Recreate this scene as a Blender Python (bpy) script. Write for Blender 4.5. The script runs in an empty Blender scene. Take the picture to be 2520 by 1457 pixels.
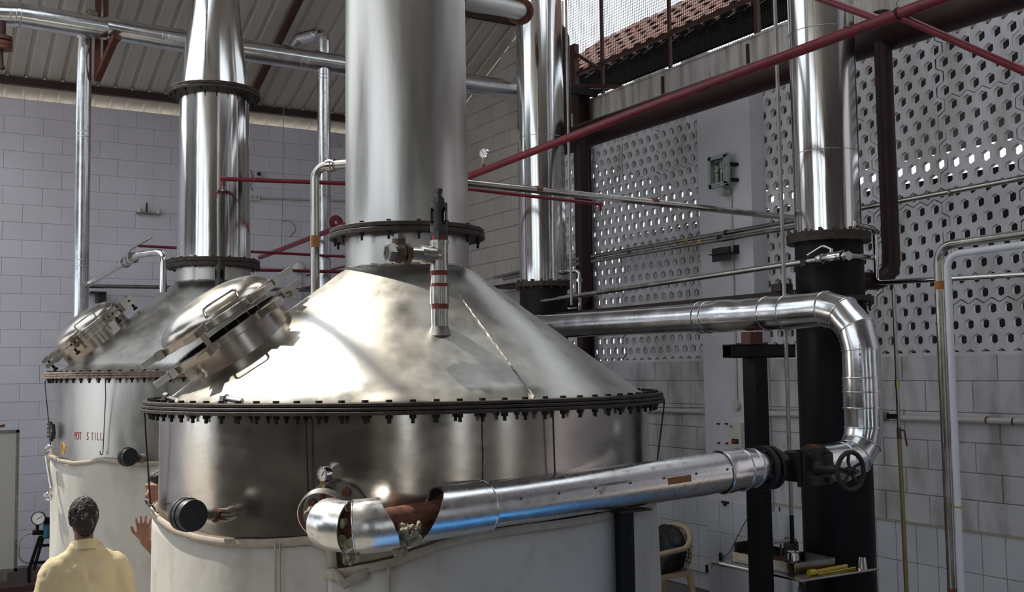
import bpy, bmesh, math, random
from mathutils import Vector, Matrix
random.seed(7)
PI = math.pi
SC = bpy.context.scene
COL = SC.collection

# ------------------------------------------------------------------ camera
FPX, YAW, PITCH, ROLL, HCAM = 2615.3, .53934, .068983, -.014708, 2.4
CF = Vector((math.sin(YAW)*math.cos(PITCH), math.cos(YAW)*math.cos(PITCH), math.sin(PITCH)))
_r = Vector((math.cos(YAW), -math.sin(YAW), 0)); _u = _r.cross(CF)
CR = _r*math.cos(ROLL) + _u*math.sin(ROLL)
CU = -_r*math.sin(ROLL) + _u*math.cos(ROLL)
CP = Vector((0, 0, HCAM))
cam = bpy.data.cameras.new('camera'); camo = bpy.data.objects.new('camera', cam); COL.objects.link(camo)
cam.sensor_width = 36; cam.lens = FPX*36/2520; cam.clip_end = 300
camo.matrix_world = Matrix(((CR.x, CU.x, -CF.x, CP.x), (CR.y, CU.y, -CF.y, CP.y), (CR.z, CU.z, -CF.z, CP.z), (0, 0, 0, 1)))
SC.camera = camo

# ------------------------------------------------------------------ world, sun, exposure
w = bpy.data.worlds.new('sky'); SC.world = w; w.use_nodes = True
nt = w.node_tree; nt.nodes.clear()
bg = nt.nodes.new('ShaderNodeBackground'); wo = nt.nodes.new('ShaderNodeOutputWorld')
bg.inputs[0].default_value = (.86, .93, 1.0, 1); bg.inputs[1].default_value = 1.95
nt.links.new(bg.outputs[0], wo.inputs[0])
TO_SUN = Vector((-.288, .446, .847)).normalized()
sl = bpy.data.lights.new('sun', 'SUN'); sl.energy = 6.2; sl.angle = math.radians(.9); sl.color = (1, .93, .80)
so = bpy.data.objects.new('sun', sl); COL.objects.link(so); so.location = (-6, 12, 20)
so.rotation_euler = TO_SUN.to_track_quat('Z', 'Y').to_euler()
vs = SC.view_settings
vs.view_transform = 'Standard'; vs.look = 'None'; vs.gamma = 1; vs.exposure = .0; vs.use_curve_mapping = False

# ------------------------------------------------------------------ pixel measurements -> world points (each with its own real depth)
def ray(x, y): return CF + CR*((x-1260)/FPX) - CU*((y-728.5)/FPX)
def at(x, y, d): return CP + ray(x, y)*d
def onx(x, y, X): r = ray(x, y); return CP + r*(X/r.x)
def ony(x, y, Y): r = ray(x, y); return CP + r*(Y/r.y)
def onz(x, y, Z): r = ray(x, y); return CP + r*((Z-HCAM)/r.z)
def onc(x, y, c, R):
    r = ray(x, y); a = r.x*r.x+r.y*r.y; b = r.x*c[0]+r.y*c[1]; k = c[0]**2+c[1]**2-R*R
    d = max(b*b-a*k, 0); return CP + r*((b-math.sqrt(d))/a)

# ------------------------------------------------------------------ mesh builder
def fillet(pts, rad, n=6):
    pts = [Vector(p) for p in pts]
    if len(pts) < 3: return pts
    out = [pts[0]]
    for i in range(1, len(pts)-1):
        p, a, b = pts[i], pts[i-1], pts[i+1]
        u = (a-p); v = (b-p); lu, lv = u.length, v.length; u.normalize(); v.normalize()
        ang = u.angle(v)
        if ang > PI-.02: out.append(p); continue
        t = min(rad/math.tan(ang/2), lu*.49, lv*.49); r = t*math.tan(ang/2)
        c = p + (u+v).normalized()*(r/math.sin(ang/2))
        s = p+u*t-c; e = p+v*t-c; tot = PI-ang; ax = s.cross(e).normalized()
        for k in range(n+1): out.append(c + Matrix.Rotation(tot*k/n, 3, ax) @ s)
    out.append(pts[-1]); return out

def basis(d):
    d = Vector(d).normalized(); h = Vector((0, 0, 1)) if abs(d.z) < .95 else Vector((1, 0, 0))
    a = d.cross(h).normalized(); return a, d.cross(a).normalized(), d

class B:
    def __init__(s): s.v = []; s.f = []
    def add(s, vs, fs):
        o = len(s.v); s.v += [Vector(v) for v in vs]; s.f += [tuple(i+o for i in f) for f in fs]; return s
    def box(s, c, size, rot=None):
        x, y, z = (k/2 for k in size); c = Vector(c)
        vs = [Vector((a*x, b*y, e*z)) for e in (-1, 1) for b in (-1, 1) for a in (-1, 1)]
        if rot is not None: vs = [rot @ v for v in vs]
        return s.add([v+c for v in vs], [(0, 2, 3, 1), (4, 5, 7, 6), (0, 1, 5, 4), (2, 6, 7, 3), (1, 3, 7, 5), (0, 4, 6, 2)])
    def bbox(s, p0, p1):
        p0, p1 = Vector(p0), Vector(p1); return s.box((p0+p1)/2, [abs(k) for k in (p1-p0)])
    def bar(s, p0, p1, wd, ht, up=(0, 0, 1)):
        p0, p1 = Vector(p0), Vector(p1); d = (p1-p0); L = d.length; d.normalize()
        x = d.cross(Vector(up)); x = x.normalized() if x.length > 1e-4 else Vector((1, 0, 0)); z = x.cross(d)
        return s.box((p0+p1)/2, (wd, L, ht), Matrix((x, d, z)).transposed())
    def tube(s, pts, r, seg=12, caps=True, r1=None, closed=False):
        pts = [Vector(p) for p in pts]; n = len(pts)
        if r1 is None: rs = [r]*n if not hasattr(r, '__len__') else list(r)
        else: rs = [r+(r1-r)*i/(n-1) for i in range(n)]
        ts = []
        for i in range(n):
            if closed: t = pts[(i+1) % n]-pts[i-1]
            else: t = pts[min(i+1, n-1)]-pts[max(i-1, 0)]
            ts.append(t.normalized())
        a, b, _ = basis(ts[0]); vs = []
        for i in range(n):
            if i:
                ax = ts[i-1].cross(ts[i])
                if ax.length > 1e-6:
                    q = Matrix.Rotation(ts[i-1].angle(ts[i]), 3, ax.normalized()); a = q @ a; b = q @ b
            # keep ring width right at a mitre
            k = 1
            vs += [pts[i]+(a*math.cos(2*PI*j/seg)+b*math.sin(2*PI*j/seg))*rs[i]*k for j in range(seg)]
        fs = []
        for i in range(n if closed else n-1):
            o, p = i*seg, ((i+1) % n)*seg
            fs += [(o+j, p+j, p+(j+1) % seg, o+(j+1) % seg) for j in range(seg)]
        if caps and not closed: fs += [tuple(range(seg)), tuple(range((n-1)*seg+seg-1, (n-1)*seg-1, -1))]
        return s.add(vs, fs)
    def cyl(s, p0, p1, r, r1=None, seg=20, caps=True): return s.tube([p0, p1], r, seg, caps, r if r1 is None else r1)
    def lathe(s, prof, o=(0, 0, 0), d=(0, 0, 1), seg=48, a0=0, a1=2*PI, close=False):
        a, b, d = basis(d); o = Vector(o); full = abs(a1-a0-2*PI) < 1e-6; n = seg if full else seg+1; m = len(prof)
        vs = []
        for j in range(n):
            t = a0+(a1-a0)*j/seg; e = a*math.cos(t)+b*math.sin(t)
            vs += [o+e*r+d*z for r, z in prof]
        fs = []
        for j in range(seg):
            k = (j+1) % n
            for i in range(m if close else m-1):
                i2 = (i+1) % m; fs.append((j*m+i, j*m+i2, k*m+i2, k*m+i))
        return s.add(vs, fs)
    def prism(s, poly, h, mat):
        n = len(poly); vs = [mat @ Vector((x, y, 0)) for x, y in poly]+[mat @ Vector((x, y, h)) for x, y in poly]
        fs = [tuple(range(n-1, -1, -1)), tuple(range(n, 2*n))]+[(i, (i+1) % n, n+(i+1) % n, n+i) for i in range(n)]
        return s.add(vs, fs)
    def ball(s, c, r, seg=16, rings=10, sc=(1, 1, 1), rot=None):
        c = Vector(c); vs = []; fs = []
        for i in range(rings+1):
            t = PI*i/rings
            for j in range(seg):
                v = Vector((math.sin(t)*math.cos(2*PI*j/seg)*sc[0]*r, math.sin(t)*math.sin(2*PI*j/seg)*sc[1]*r, math.cos(t)*sc[2]*r))
                vs.append(c+(rot @ v if rot is not None else v))
        for i in range(rings):
            for j in range(seg):
                fs.append((i*seg+j, (i+1)*seg+j, (i+1)*seg+(j+1) % seg, i*seg+(j+1) % seg))
        return s.add(vs, fs)
    def mesh(s, name, mat, ang=35):
        me = bpy.data.meshes.new(name); me.from_pydata(s.v, [], s.f); me.validate()
        bm = bmesh.new(); bm.from_mesh(me); bmesh.ops.remove_doubles(bm, verts=bm.verts, dist=1e-5)
        bmesh.ops.recalc_face_normals(bm, faces=bm.faces); bm.to_mesh(me); bm.free()
        if mat: me.materials.append(MAT[mat] if isinstance(mat, str) else mat)
        if ang:
            me.shade_smooth(); me.set_sharp_from_angle(angle=math.radians(ang))
        return me
    def build(s, name, mat, parent=None, ang=35, kind=None):
        xs = [v.x for v in s.v]; ys = [v.y for v in s.v]; zs = [v.z for v in s.v]
        o = Vector(((min(xs)+max(xs))/2, (min(ys)+max(ys))/2, min(zs)))
        s.v = [v-o for v in s.v]
        return put(s.mesh(name, mat, ang), name, o, parent=parent, kind=kind)

def wm(o):
    if o.parent is None: return o.matrix_basis.copy()
    return wm(o.parent) @ o.matrix_parent_inverse @ o.matrix_basis
def put(me, name, loc=(0, 0, 0), rot=None, parent=None, kind=None, scale=None):
    o = bpy.data.objects.new(name, me); COL.objects.link(o)
    m = Matrix.Translation(Vector(loc))
    if rot is not None: m = m @ rot.to_4x4()
    if scale is not None: m = m @ Matrix.Diagonal((*scale, 1))
    o.matrix_basis = m
    if parent is not None: o.parent = parent; o.matrix_parent_inverse = wm(parent).inverted()
    if kind: o['kind'] = kind
    return o
def tag(o, label, cat, group=None):
    o['label'] = label; o['category'] = cat
    if group: o['group'] = group
    return o
def thing(name, label, cat, loc=(0, 0, 0), group=None):
    o = bpy.data.objects.new(name, None); COL.objects.link(o); o.location = loc; o.matrix_basis = Matrix.Translation(Vector(loc)); o.empty_display_size = .1
    return tag(o, label, cat, group)
def mfrom(x, y, z, o=(0, 0, 0)):
    m = Matrix((x, y, z)).transposed().to_4x4(); m.translation = Vector(o); return m
def rot_to(d, up=(0, 0, 1)):
    a, b, c = basis(d); return Matrix((a, b, c)).transposed()

# ------------------------------------------------------------------ materials (procedural)
MAT = {}
def mat(name, col, rough=.5, metal=0, var=0, scale=6, stretch=(1, 1, 1), col2=None, bump=0, bscale=40, aniso=0, rvar=0, objvar=0, spec=.5, trans=0, emit=0, thresh=None):
    m = bpy.data.materials.new(name); m.use_nodes = True; t = m.node_tree; N = t.nodes; L = t.links
    p = N['Principled BSDF']; p.inputs['Base Color'].default_value = (*col, 1); p.inputs['Roughness'].default_value = rough
    p.inputs['Metallic'].default_value = metal; p.inputs['Specular IOR Level'].default_value = spec
    if trans: p.inputs['Transmission Weight'].default_value = trans
    tc = N.new('ShaderNodeTexCoord'); mp = N.new('ShaderNodeMapping'); mp.inputs['Scale'].default_value = stretch
    geo = N.new('ShaderNodeNewGeometry')
    L.new(geo.outputs['Position'], mp.inputs[0])
    no = N.new('ShaderNodeTexNoise'); no.inputs['Scale'].default_value = scale; no.inputs['Detail'].default_value = 6; no.inputs['Roughness'].default_value = .6
    L.new(mp.outputs[0], no.inputs[0])
    out = None
    if var or col2:
        r = N.new('ShaderNodeValToRGB'); a, b = thresh or (.35, .68)
        r.color_ramp.elements[0].position = a; r.color_ramp.elements[1].position = b
        c2 = col2 or tuple(c*(1-var) for c in col)
        r.color_ramp.elements[0].color = (*c2, 1); r.color_ramp.elements[1].color = (*col, 1)
        L.new(no.outputs[0], r.inputs[0]); out = r.outputs[0]
    if objvar:
        oi = N.new('ShaderNodeObjectInfo'); h = N.new('ShaderNodeHueSaturation')
        mr = N.new('ShaderNodeMapRange'); mr.inputs[3].default_value = 1-objvar; mr.inputs[4].default_value = 1+objvar
        L.new(oi.outputs['Random'], mr.inputs[0]); L.new(mr.outputs[0], h.inputs['Value'])
        if out: L.new(out, h.inputs['Color'])
        else: h.inputs['Color'].default_value = (*col, 1)
        out = h.outputs[0]
    if out: L.new(out, p.inputs['Base Color'])
    if rvar:
        mr = N.new('ShaderNodeMapRange'); mr.inputs[1].default_value = .3; mr.inputs[2].default_value = .7
        mr.inputs[3].default_value = max(rough-rvar, .03); mr.inputs[4].default_value = rough+rvar
        L.new(no.outputs[0], mr.inputs[0]); L.new(mr.outputs[0], p.inputs['Roughness'])
    if bump:
        n2 = N.new('ShaderNodeTexNoise'); n2.inputs['Scale'].default_value = bscale; n2.inputs['Detail'].default_value = 4
        L.new(mp.outputs[0], n2.inputs[0]); bp = N.new('ShaderNodeBump'); bp.inputs['Strength'].default_value = 1; bp.inputs['Distance'].default_value = bump
        L.new(n2.outputs[0], bp.inputs['Height']); L.new(bp.outputs[0], p.inputs['Normal'])
    if aniso:
        p.inputs['Anisotropic'].default_value = aniso
        tg = N.new('ShaderNodeTangent'); tg.direction_type = 'RADIAL'; tg.axis = 'Z'; L.new(tg.outputs[0], p.inputs['Tangent'])
    if emit: p.inputs['Emission Color'].default_value = (*col, 1); p.inputs['Emission Strength'].default_value = emit
    MAT[name] = m; return m
mat('steel_body', (.58, .54, .49), .19, 1, col2=(.47, .44, .40), scale=2.2, stretch=(1, 1, 2.2), rvar=.06, bump=.0025, bscale=1.8, aniso=.3)
mat('steel_cone', (.56, .54, .50), .31, 1, col2=(.44, .425, .40), scale=3.5, stretch=(1.3, 1.3, .6), rvar=.07, bump=.003, bscale=2.5, aniso=.2)
mat('steel_column', (.68, .65, .60), .34, 1, col2=(.46, .45, .43), scale=2.2, stretch=(2.2, 2.2, .25), rvar=.10, bump=.0022, bscale=3, aniso=.4)
mat('steel_polish', (.74, .73, .71), .13, 1, col2=(.55, .54, .53), scale=3, stretch=(2, 2, .3), rvar=.06, bump=.002, bscale=3)
mat('steel_pipe', (.55, .53, .49), .25, 1, col2=(.36, .34, .31), scale=5, rvar=.1)
mat('steel_lid', (.66, .62, .57), .24, 1, col2=(.46, .42, .37), scale=4, rvar=.08)
mat('steel_dull', (.33, .32, .30), .42, 1, col2=(.20, .19, .18), scale=14)
mat('aluminium', (.82, .83, .85), .21, 1, col2=(.62, .63, .65), scale=5, rvar=.07, bump=.0028, bscale=5)
mat('aluminium_worn', (.80, .80, .80), .27, 1, col2=(.52, .49, .46), scale=18, rvar=.06, bump=.0016, bscale=4, thresh=(.30, .40))
mat('flange', (.075, .055, .045), .62, .35, col2=(.03, .024, .022), scale=18, bump=.002, bscale=60)
mat('flange_pale', (.30, .24, .20), .7, .1, col2=(.13, .09, .07), scale=20, bump=.002, bscale=60)
mat('bolt_dark', (.022, .018, .016), .5, .5)
mat('bolt_zinc', (.62, .62, .62), .3, 1)
mat('black_paint', (.006, .006, .008), .5, 0, col2=(.004, .004, .005), scale=8, spec=.22)
mat('black_gauge', (.02, .021, .024), .45)
mat('cast_black', (.020, .018, .017), .5, .2, col2=(.045, .028, .02), scale=16, thresh=(.3, .5), bump=.002, bscale=50)
mat('red_paint', (.23, .018, .034), .36, 0, col2=(.14, .012, .02), scale=9)
mat('oxide_paint', (.034, .010, .010), .5, 0, col2=(.024, .008, .008), scale=7, spec=.35)
mat('oxide_bracket', (.15, .045, .028), .6, 0, col2=(.09, .027, .018), scale=12)
mat('rust', (.20, .070, .035), .8, .1, col2=(.07, .025, .016), scale=22, bump=.003, bscale=60)
mat('red_sealant', (.27, .035, .022), .55, 0, var=.4, scale=30)
mat('canvas', (.52, .50, .46), .9, 0, col2=(.40, .37, .33), scale=5, stretch=(1, 1, .7), bump=.004, bscale=9, thresh=(.25, .5))
mat('canvas_hem', (.44, .38, .31), .95, 0, var=.2, scale=30, bump=.002, bscale=120)
mat('wall_paint', (.74, .72, .80), .85, 0, col2=(.68, .65, .71), scale=1.2, bump=.004, bscale=22, objvar=.025)
mat('wall_mortar', (.65, .62, .68), .95, 0, var=.25, scale=9)
mat('wall_stained', (.58, .57, .59), .9, 0, col2=(.36, .33, .32), scale=2.4, stretch=(1.9, 1.9, .6), bump=.006, bscale=16, objvar=.02, thresh=(.33, .56))
mat('wall_band', (.60, .57, .55), .9, 0, col2=(.30, .25, .20), scale=2.6, stretch=(3, 3, .35), bump=.004, bscale=14, thresh=(.34, .56))
mat('gable_paint', (.62, .57, .51), .9, 0, col2=(.52, .48, .46), scale=1.6, bump=.005, bscale=18, objvar=.04)
mat('screen_concrete', (.66, .65, .68), .85, 0, col2=(.46, .43, .42), scale=2.3, stretch=(1.5, 1.5, .6), bump=.003, bscale=25, objvar=.03, thresh=(.30, .55))
mat('pier_paint', (.64, .63, .68), .8, 0, col2=(.58, .56, .60), scale=1.5)
mat('tile_white', (.62, .64, .68), .22, 0, var=.08, scale=3, objvar=.03)
mat('tile_grout', (.42, .36, .28), .9)
mat('floor_concrete', (.22, .20, .18), .7, 0, col2=(.13, .12, .11), scale=2.5, bump=.003, bscale=30)
mat('ground_out', (.42, .39, .34), .95, 0, var=.25, scale=.8)
mat('roof_sheet', (.64, .61, .57), .5, .1, col2=(.54, .51, .47), scale=1.5, stretch=(3, .4, 1))
mat('purlin', (.036, .016, .013), .6)
mat('rafter_red', (.060, .020, .016), .6)
mat('tile_clay', (.105, .036, .028), .9, 0, col2=(.085, .062, .05), scale=5, objvar=.12, thresh=(.3, .6))
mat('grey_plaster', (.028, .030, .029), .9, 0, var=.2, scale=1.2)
mat('wire', (.03, .025, .022), .6, .3)
mat('mesh_wire', (.012, .010, .010), .8, spec=.2)
mat('pvc_white', (.80, .80, .82), .4)
mat('pvc_conduit', (.58, .55, .50), .5, 0, var=.15, scale=10)
mat('pale_rod', (.42, .40, .37), .4, .5, var=.3, scale=10)
mat('lamp_green', (.36, .42, .39), .5, 0, var=.15, scale=12)
mat('glass_dark', (.10, .14, .14), .06, 0, spec=.6)
mat('bulb_white', (.78, .78, .72), .4)
mat('bulb_cream', (.66, .62, .46), .4)
mat('wool', (.40, .37, .29), 1, 0, col2=(.20, .17, .11), scale=30, bump=.01, bscale=60)
mat('brass', (.52, .40, .18), .3, 1)
mat('bronze', (.13, .085, .060), .45, .6, var=.3, scale=20)
mat('iron_grey', (.075, .072, .070), .5, .6, var=.25, scale=20)
mat('dial_white', (.80, .80, .78), .4)
mat('ink_black', (.012, .012, .012), .6)
mat('chrome', (.80, .80, .80), .08, 1)
mat('shirt', (.60, .51, .34), .9, 0, col2=(.52, .43, .27), scale=3, bump=.012, bscale=9)
mat('trousers', (.05, .05, .06), .9)
mat('skin', (.16, .075, .045), .5)
mat('skin_light', (.25, .12, .08), .5)
mat('hair', (.018, .016, .015), .75, 0, col2=(.30, .29, .28), scale=26, thresh=(.30, .42), bump=.03, bscale=55)
mat('hair_black', (.012, .010, .010), .55, 0, bump=.01, bscale=60)
mat('shirt_grey', (.35, .36, .38), .9)
mat('eye_white', (.6, .58, .55), .3)
mat('chair_plastic', (.52, .40, .26), .45)
mat('jacket_black', (.010, .010, .011), .6, 0, bump=.01, bscale=14)
mat('yellow', (.60, .50, .04), .45)
mat('hose', (.30, .23, .10), .5)
mat('rope', (.28, .22, .14), .9)
mat('tape_brown', (.28, .12, .035), .6)
mat('tape_red', (.22, .07, .045), .6)
mat('tape_yellow', (.50, .36, .08), .6)
mat('tape_orange', (.45, .16, .03), .6)
mat('board_face', (.46, .45, .42), .35)
mat('plastic_cream', (.60, .57, .50), .5)
mat('label_blue', (.08, .25, .42), .5)
mat('stencil_red', (.55, .04, .03), .7)
mat('stencil_faded', (.42, .16, .13), .6, .4)
mat('sticker_yellow', (.62, .42, .08), .5)
mat('sticker_orange', (.50, .12, .02), .5)
mat('teal', (.02, .13, .20), .45)
mat('braid', (.42, .41, .40), .35, 1, bump=.004, bscale=160)
mat('blue_film', (.10, .30, .62), .25, .7)
mat('oxide_plinth', (.060, .022, .020), .7, 0, var=.3, scale=8)
mat('wood', (.16, .07, .03), .7, 0, var=.3, scale=8)
mat('glass_clear', (.95, 1, 1), .02, 0, trans=1, spec=.3)

# ================================================================== THE SETTING
XR, YB = 7.717, 15.0
def struct(name, b, m, ang=0):
    o = b.build(name, m, None, ang); o['kind'] = 'structure'; return o
floor = struct('floor', B().bbox((-6.2, -4.2, -.2), (7.95, 15.2, 0)), 'floor_concrete')
ground = struct('ground', B().bbox((-30, -30, -.4), (45, 45, -.22)), 'ground_out')

def block_mesh(L, Hh, T, name, m, bev=.006):
    x, z = L/2, Hh/2; b = bev
    vs = [(-x, 0, -z), (x, 0, -z), (x, 0, z), (-x, 0, z), (-x, -T+b, -z), (x, -T+b, -z), (x, -T+b, z), (-x, -T+b, z), (-x+b, -T, -z+b), (x-b, -T, -z+b), (x-b, -T, z-b), (-x+b, -T, z-b)]
    fs = [(8, 9, 10, 11)]+[(i, (i+1) % 4, 4+(i+1) % 4, 4+i) for i in range(4)]+[(4+i, 4+(i+1) % 4, 8+(i+1) % 4, 8+i) for i in range(4)]
    return B().add(vs, fs).mesh(name, m, 0)
_bm = {}
def lay(parent, name, m, org, u, u0, u1, courses, L, T=.02, gap=.006, cut=None, limit=10**9, bev=.006, jit=.002, stagger=True):
    """lay block pieces on a wall face; org = face origin, u = direction along the wall; local -y of the piece points to u x z"""
    u = Vector(u); nrm = u.cross(Vector((0, 0, 1))); R = Matrix((u, -nrm, Vector((0, 0, 1)))).transposed(); n = 0
    for ci in range(len(courses)-1):
        z0, z1 = courses[ci], courses[ci+1]
        s = u0-(L/2 if (ci % 2 and stagger) else 0)
        while s < u1-.02:
            a, b_ = max(s, u0), min(s+L, u1); s += L
            if b_-a < .05: continue
            mid = (a+b_)/2
            zt = z1 if cut is None else min(z1, cut(mid))
            if zt-z0 < .05: continue
            k = (round(b_-a-gap, 3), round(zt-z0-gap, 3), m, T)
            if k not in _bm: _bm[k] = block_mesh(k[0], k[1], T, name, m, bev)
            if n >= limit: return n
            put(_bm[k], name, Vector(org)+u*mid+Vector((0, 0, (z0+zt)/2))+nrm*random.uniform(-jit, jit), R, parent); n += 1
    return n

# ---- back wall: painted blockwork
wb = struct('wall_back', B().bbox((-6.2, YB, 0), (7.95, YB+.22, 6.02)), 'wall_mortar')
cs = [6.02-.232*k for k in range(23)][::-1]
lay(wb, 'block', 'wall_paint', (0, YB, 0), (1, 0, 0), 1.12, 7.70, cs[1:], .47, .008, .0035, limit=300, bev=.003, jit=.0015)
bb = B()
for ci in range(0, 8):
    pass
rest = B()
for k in range(27):
    z1 = 6.02-.232*k; z0 = max(z1-.232, 0)
    if z1 < .05: break
    x = -6.2+(.235 if k % 2 else 0)
    while x < (1.12 if k < 21 else 7.7):
        x1 = min(x+.47, 1.12 if k < 21 else 7.7)
        rest.bbox((x+.002, YB-.008, z0+.002), (x1-.002, YB, z1-.002)); x += .47
o = rest.build('blockwork', 'wall_paint', wb, 0); o['kind'] = 'stuff'

# ---- right wall: tiled dado, stained blocks, hexagon screens, plaster band
wr = struct('wall_right', B().bbox((XR, -4.2, 0), (XR+.2, 15.2, 2.465)), 'wall_mortar')
def rw(y): return Vector((XR, y, 0))
# pieces run along -y so that their face looks to -x
UW = (0, -1, 0)
cz = [1.03, 1.28, 1.50, 1.745, 1.99, 2.25, 2.468]
lay(wr, 'block', 'wall_stained', (XR, 0, 0), UW, -11.75, -8.65, cz, .46, .02, .005)
lay(wr, 'block', 'wall_stained', (XR, 0, 0), UW, -7.855, -3.9, cz, .46, .02, .005)
tz = [.01, .35, .69, 1.024]
lay(wr, 'wall_tile', 'tile_white', (XR-.004, 0, 0), UW, -11.75, -8.65, tz, .211, .016, .004, bev=.003, jit=.0008, stagger=False)
lay(wr, 'wall_tile', 'tile_white', (XR-.004, 0, 0), UW, -7.855, -3.9, tz, .211, .016, .004, bev=.003, jit=.0008, stagger=False)
# ledge of old plaster over the tiles
led = B(); led.bbox((XR-.034, -3.9+7.8, 1.022), (XR, 7.855, 1.034)); led.bbox((XR-.034, 8.65, 1.022), (XR, 11.75, 1.034)); led.build('tile_ledge', 'tile_grout', wr, 0)
# plain gable part behind the condensers
gable = lambda u: 6.2+.4*(15+u)-.07
gz = [.02+.232*k for k in range(36)]
g = B()
for k in range(24):
    y0 = 11.75+k*(15.2-11.75)/24; y1 = 11.75+(k+1)*(15.2-11.75)/24
    zt = 6.2+.4*(15-(y0+y1)/2)-.06+random.uniform(-.03, .0)
    g.bbox((XR+.002, y0, 0), (XR+.2, y1, zt))
struct('wall_gable', g, 'gable_paint')
wg = bpy.data.objects['wall_gable']
lay(wg, 'block', 'gable_paint', (XR+.002, 0, 0), UW, -14.98, -11.75, gz[11:], .47, .018, .006, cut=gable)
# pier
pr_ = struct('trim_1', B().bbox((7.53, 7.855, 0), (XR+.01, 8.65, 5.30)), 'pier_paint')
lay(pr_, 'wall_tile', 'tile_white', (7.53, 0, 0), UW, -8.65, -7.855, tz, .199, .014, .004, bev=.003, jit=.0006, stagger=False)
lay(pr_, 'wall_tile', 'tile_white', (0, 7.855, 0), (1, 0, 0), 7.53, 7.70, tz[:3], .17, .012, .004, bev=.003, jit=.0006, stagger=False)
# plaster band above the screens
bd = B(); bd.bbox((XR, -4.2, 5.235), (XR+.2, 11.75, 5.80))
bnd = struct('wall_band', bd, 'wall_band')
cop = B()
y = -4.2
while y < 11.7:
    y1 = min(y+random.uniform(.3, .6), 11.75); cop.bbox((XR-.01-random.random()*.012, y, 5.79), (XR+.21, y1, 5.80+random.uniform(.005, .035))); y = y1
cop.build('ragged_coping', 'wall_band', bnd, 0)
# hexagon screens: cast blocks of 5 x 7 cells
HP, HR, HH = .142, .1236, .048
_scr = {}
def screen_mesh(nc, nr, off, top):
    """plate of pointy hexagon cells with hexagon holes; local x along wall, z up, y depth"""
    k = (nc, nr, off, top)
    if k in _scr: return _scr[k]
    b = B(); T = .048; co = HP/math.sqrt(3)
    for r in range(nr):
        for c in range(nc):
            cx = (c+.5+(.5 if (r+off) % 2 else 0))*HP; czz = (r+.5)*HR
            o = []; i = []
            for a in range(6):
                t = PI/6+a*PI/3
                o.append((cx+co*math.cos(t), czz+HR*2/3*math.sin(t)*1.0)); i.append((cx+HH*math.cos(t), czz+HH*math.sin(t)))
            vs = [(x, 0, z) for x, z in o]+[(x, 0, z) for x, z in i]+[(x, T, z) for x, z in o]+[(x, T, z) for x, z in i]
            fs = []
            for a in range(6):
                a2 = (a+1) % 6
                fs += [(a, a2, 6+a2, 6+a), (6+a, 6+a2, 18+a2, 18+a), (12+a2, 12+a, 18+a, 18+a2)]
            b.add(vs, fs)
    me = b.mesh('screen_block', 'screen_concrete', 0); _scr[k] = me; return me
def screen(name, y_hi, y_lo, ztop=5.235):
    root = struct(name, B().bbox((XR+.004, y_lo, 2.462), (XR+.085, y_hi, 2.49)), 'screen_concrete')
    R = Matrix((Vector(UW), Vector((1, 0, 0)), Vector((0, 0, 1)))).transposed()
    z = 2.411; par = 0
    while z < ztop:
        nr = 7 if z > 2.5 else 4
        nr = min(nr, int((ztop+.1-z)/HR)+1)
        y = y_hi
        while y > y_lo:
            nc = min(5, max(1, int(round((y-y_lo)/HP))))
            put(screen_mesh(nc, nr, par % 2, 0), 'screen_block', (XR+.005+random.uniform(-.004, .004), y+random.uniform(-.006, .006), z+random.uniform(-.006, .006)), R, root)
            y -= nc*HP+.004
        par += nr; z += nr*HR+.002
    return root
screen('trim_2', 11.74, 8.60)
screen('trim_3', 7.93, 3.9)

# ---- roof over the back bay: ribbed sheet, eave purlin, rafters
def zr(y): return 6.2+.4*(15-y)
rf = B(); prof = []; x = -.13
while x < 7.76:
    prof += [(x, 0), (x+.145, 0), (x+.165, .035), (x+.20, .035)]; x += .22
n = len(prof); y0, y1 = 11.7, 15.75
vs = [(a, y0, zr(y0)+h) for a, h in prof]+[(a, y1, zr(y1)+h) for a, h in prof]
vs += [(a, y0, zr(y0)+h+.004) for a, h in prof]+[(a, y1, zr(y1)+h+.004) for a, h in prof]
rf.add(vs, [(i, i+1, n+i+1, n+i) for i in range(n-1)]+[(2*n+i, 3*n+i, 3*n+i+1, 2*n+i+1) for i in range(n-1)])
ce = struct('ceiling', rf, 'roof_sheet')
B().add([(7.74, 12.7, zr(12.7)), (8.3, 12.7, zr(12.7)), (8.3, 15.75, zr(15.75)), (7.74, 15.75, zr(15.75)), (7.74, 12.7, zr(12.7)+.01), (8.3, 12.7, zr(12.7)+.01), (8.3, 15.75, zr(15.75)+.01), (7.74, 15.75, zr(15.75)+.01)], [(0, 1, 2, 3), (7, 6, 5, 4), (0, 4, 5, 1), (3, 2, 6, 7), (1, 5, 6, 2), (0, 3, 7, 4)]).build('verge_strip', 'roof_sheet', ce, 0)
B().bbox((-.13, 14.80, zr(14.86)-.10), (7.7, 14.88, zr(14.86)-.005)).build('purlin', 'purlin', ce, 0)
B().bbox((-.13, 12.30, zr(12.3)-.12), (7.7, 12.38, zr(12.3)-.005)).build('purlin', 'purlin', ce, 0)
for px in (150, 300, 430, 700, 760):
    pass
b = B(); b.bar((4.45, 14.85, zr(14.85)-.13), (4.45, 11.75, zr(11.75)-.13), .07, .09); b.build('rafter', 'rafter_red', ce, 0)
b = B(); b.bar((XR-.03, 11.9, zr(11.9)-.02), (XR-.03, 8.2, zr(8.2)-.02), .06, .09); b.build('verge_bar', 'purlin', ce, 0)
cl = B()
x = -.13+.18
while x < 7.7:
    cl.ball((x, 14.83, zr(14.83)+.006), .022, 8, 5); x += .22
cl.build('roof_clip', 'roof_sheet', ce, 40)['kind'] = 'stuff'

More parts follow.
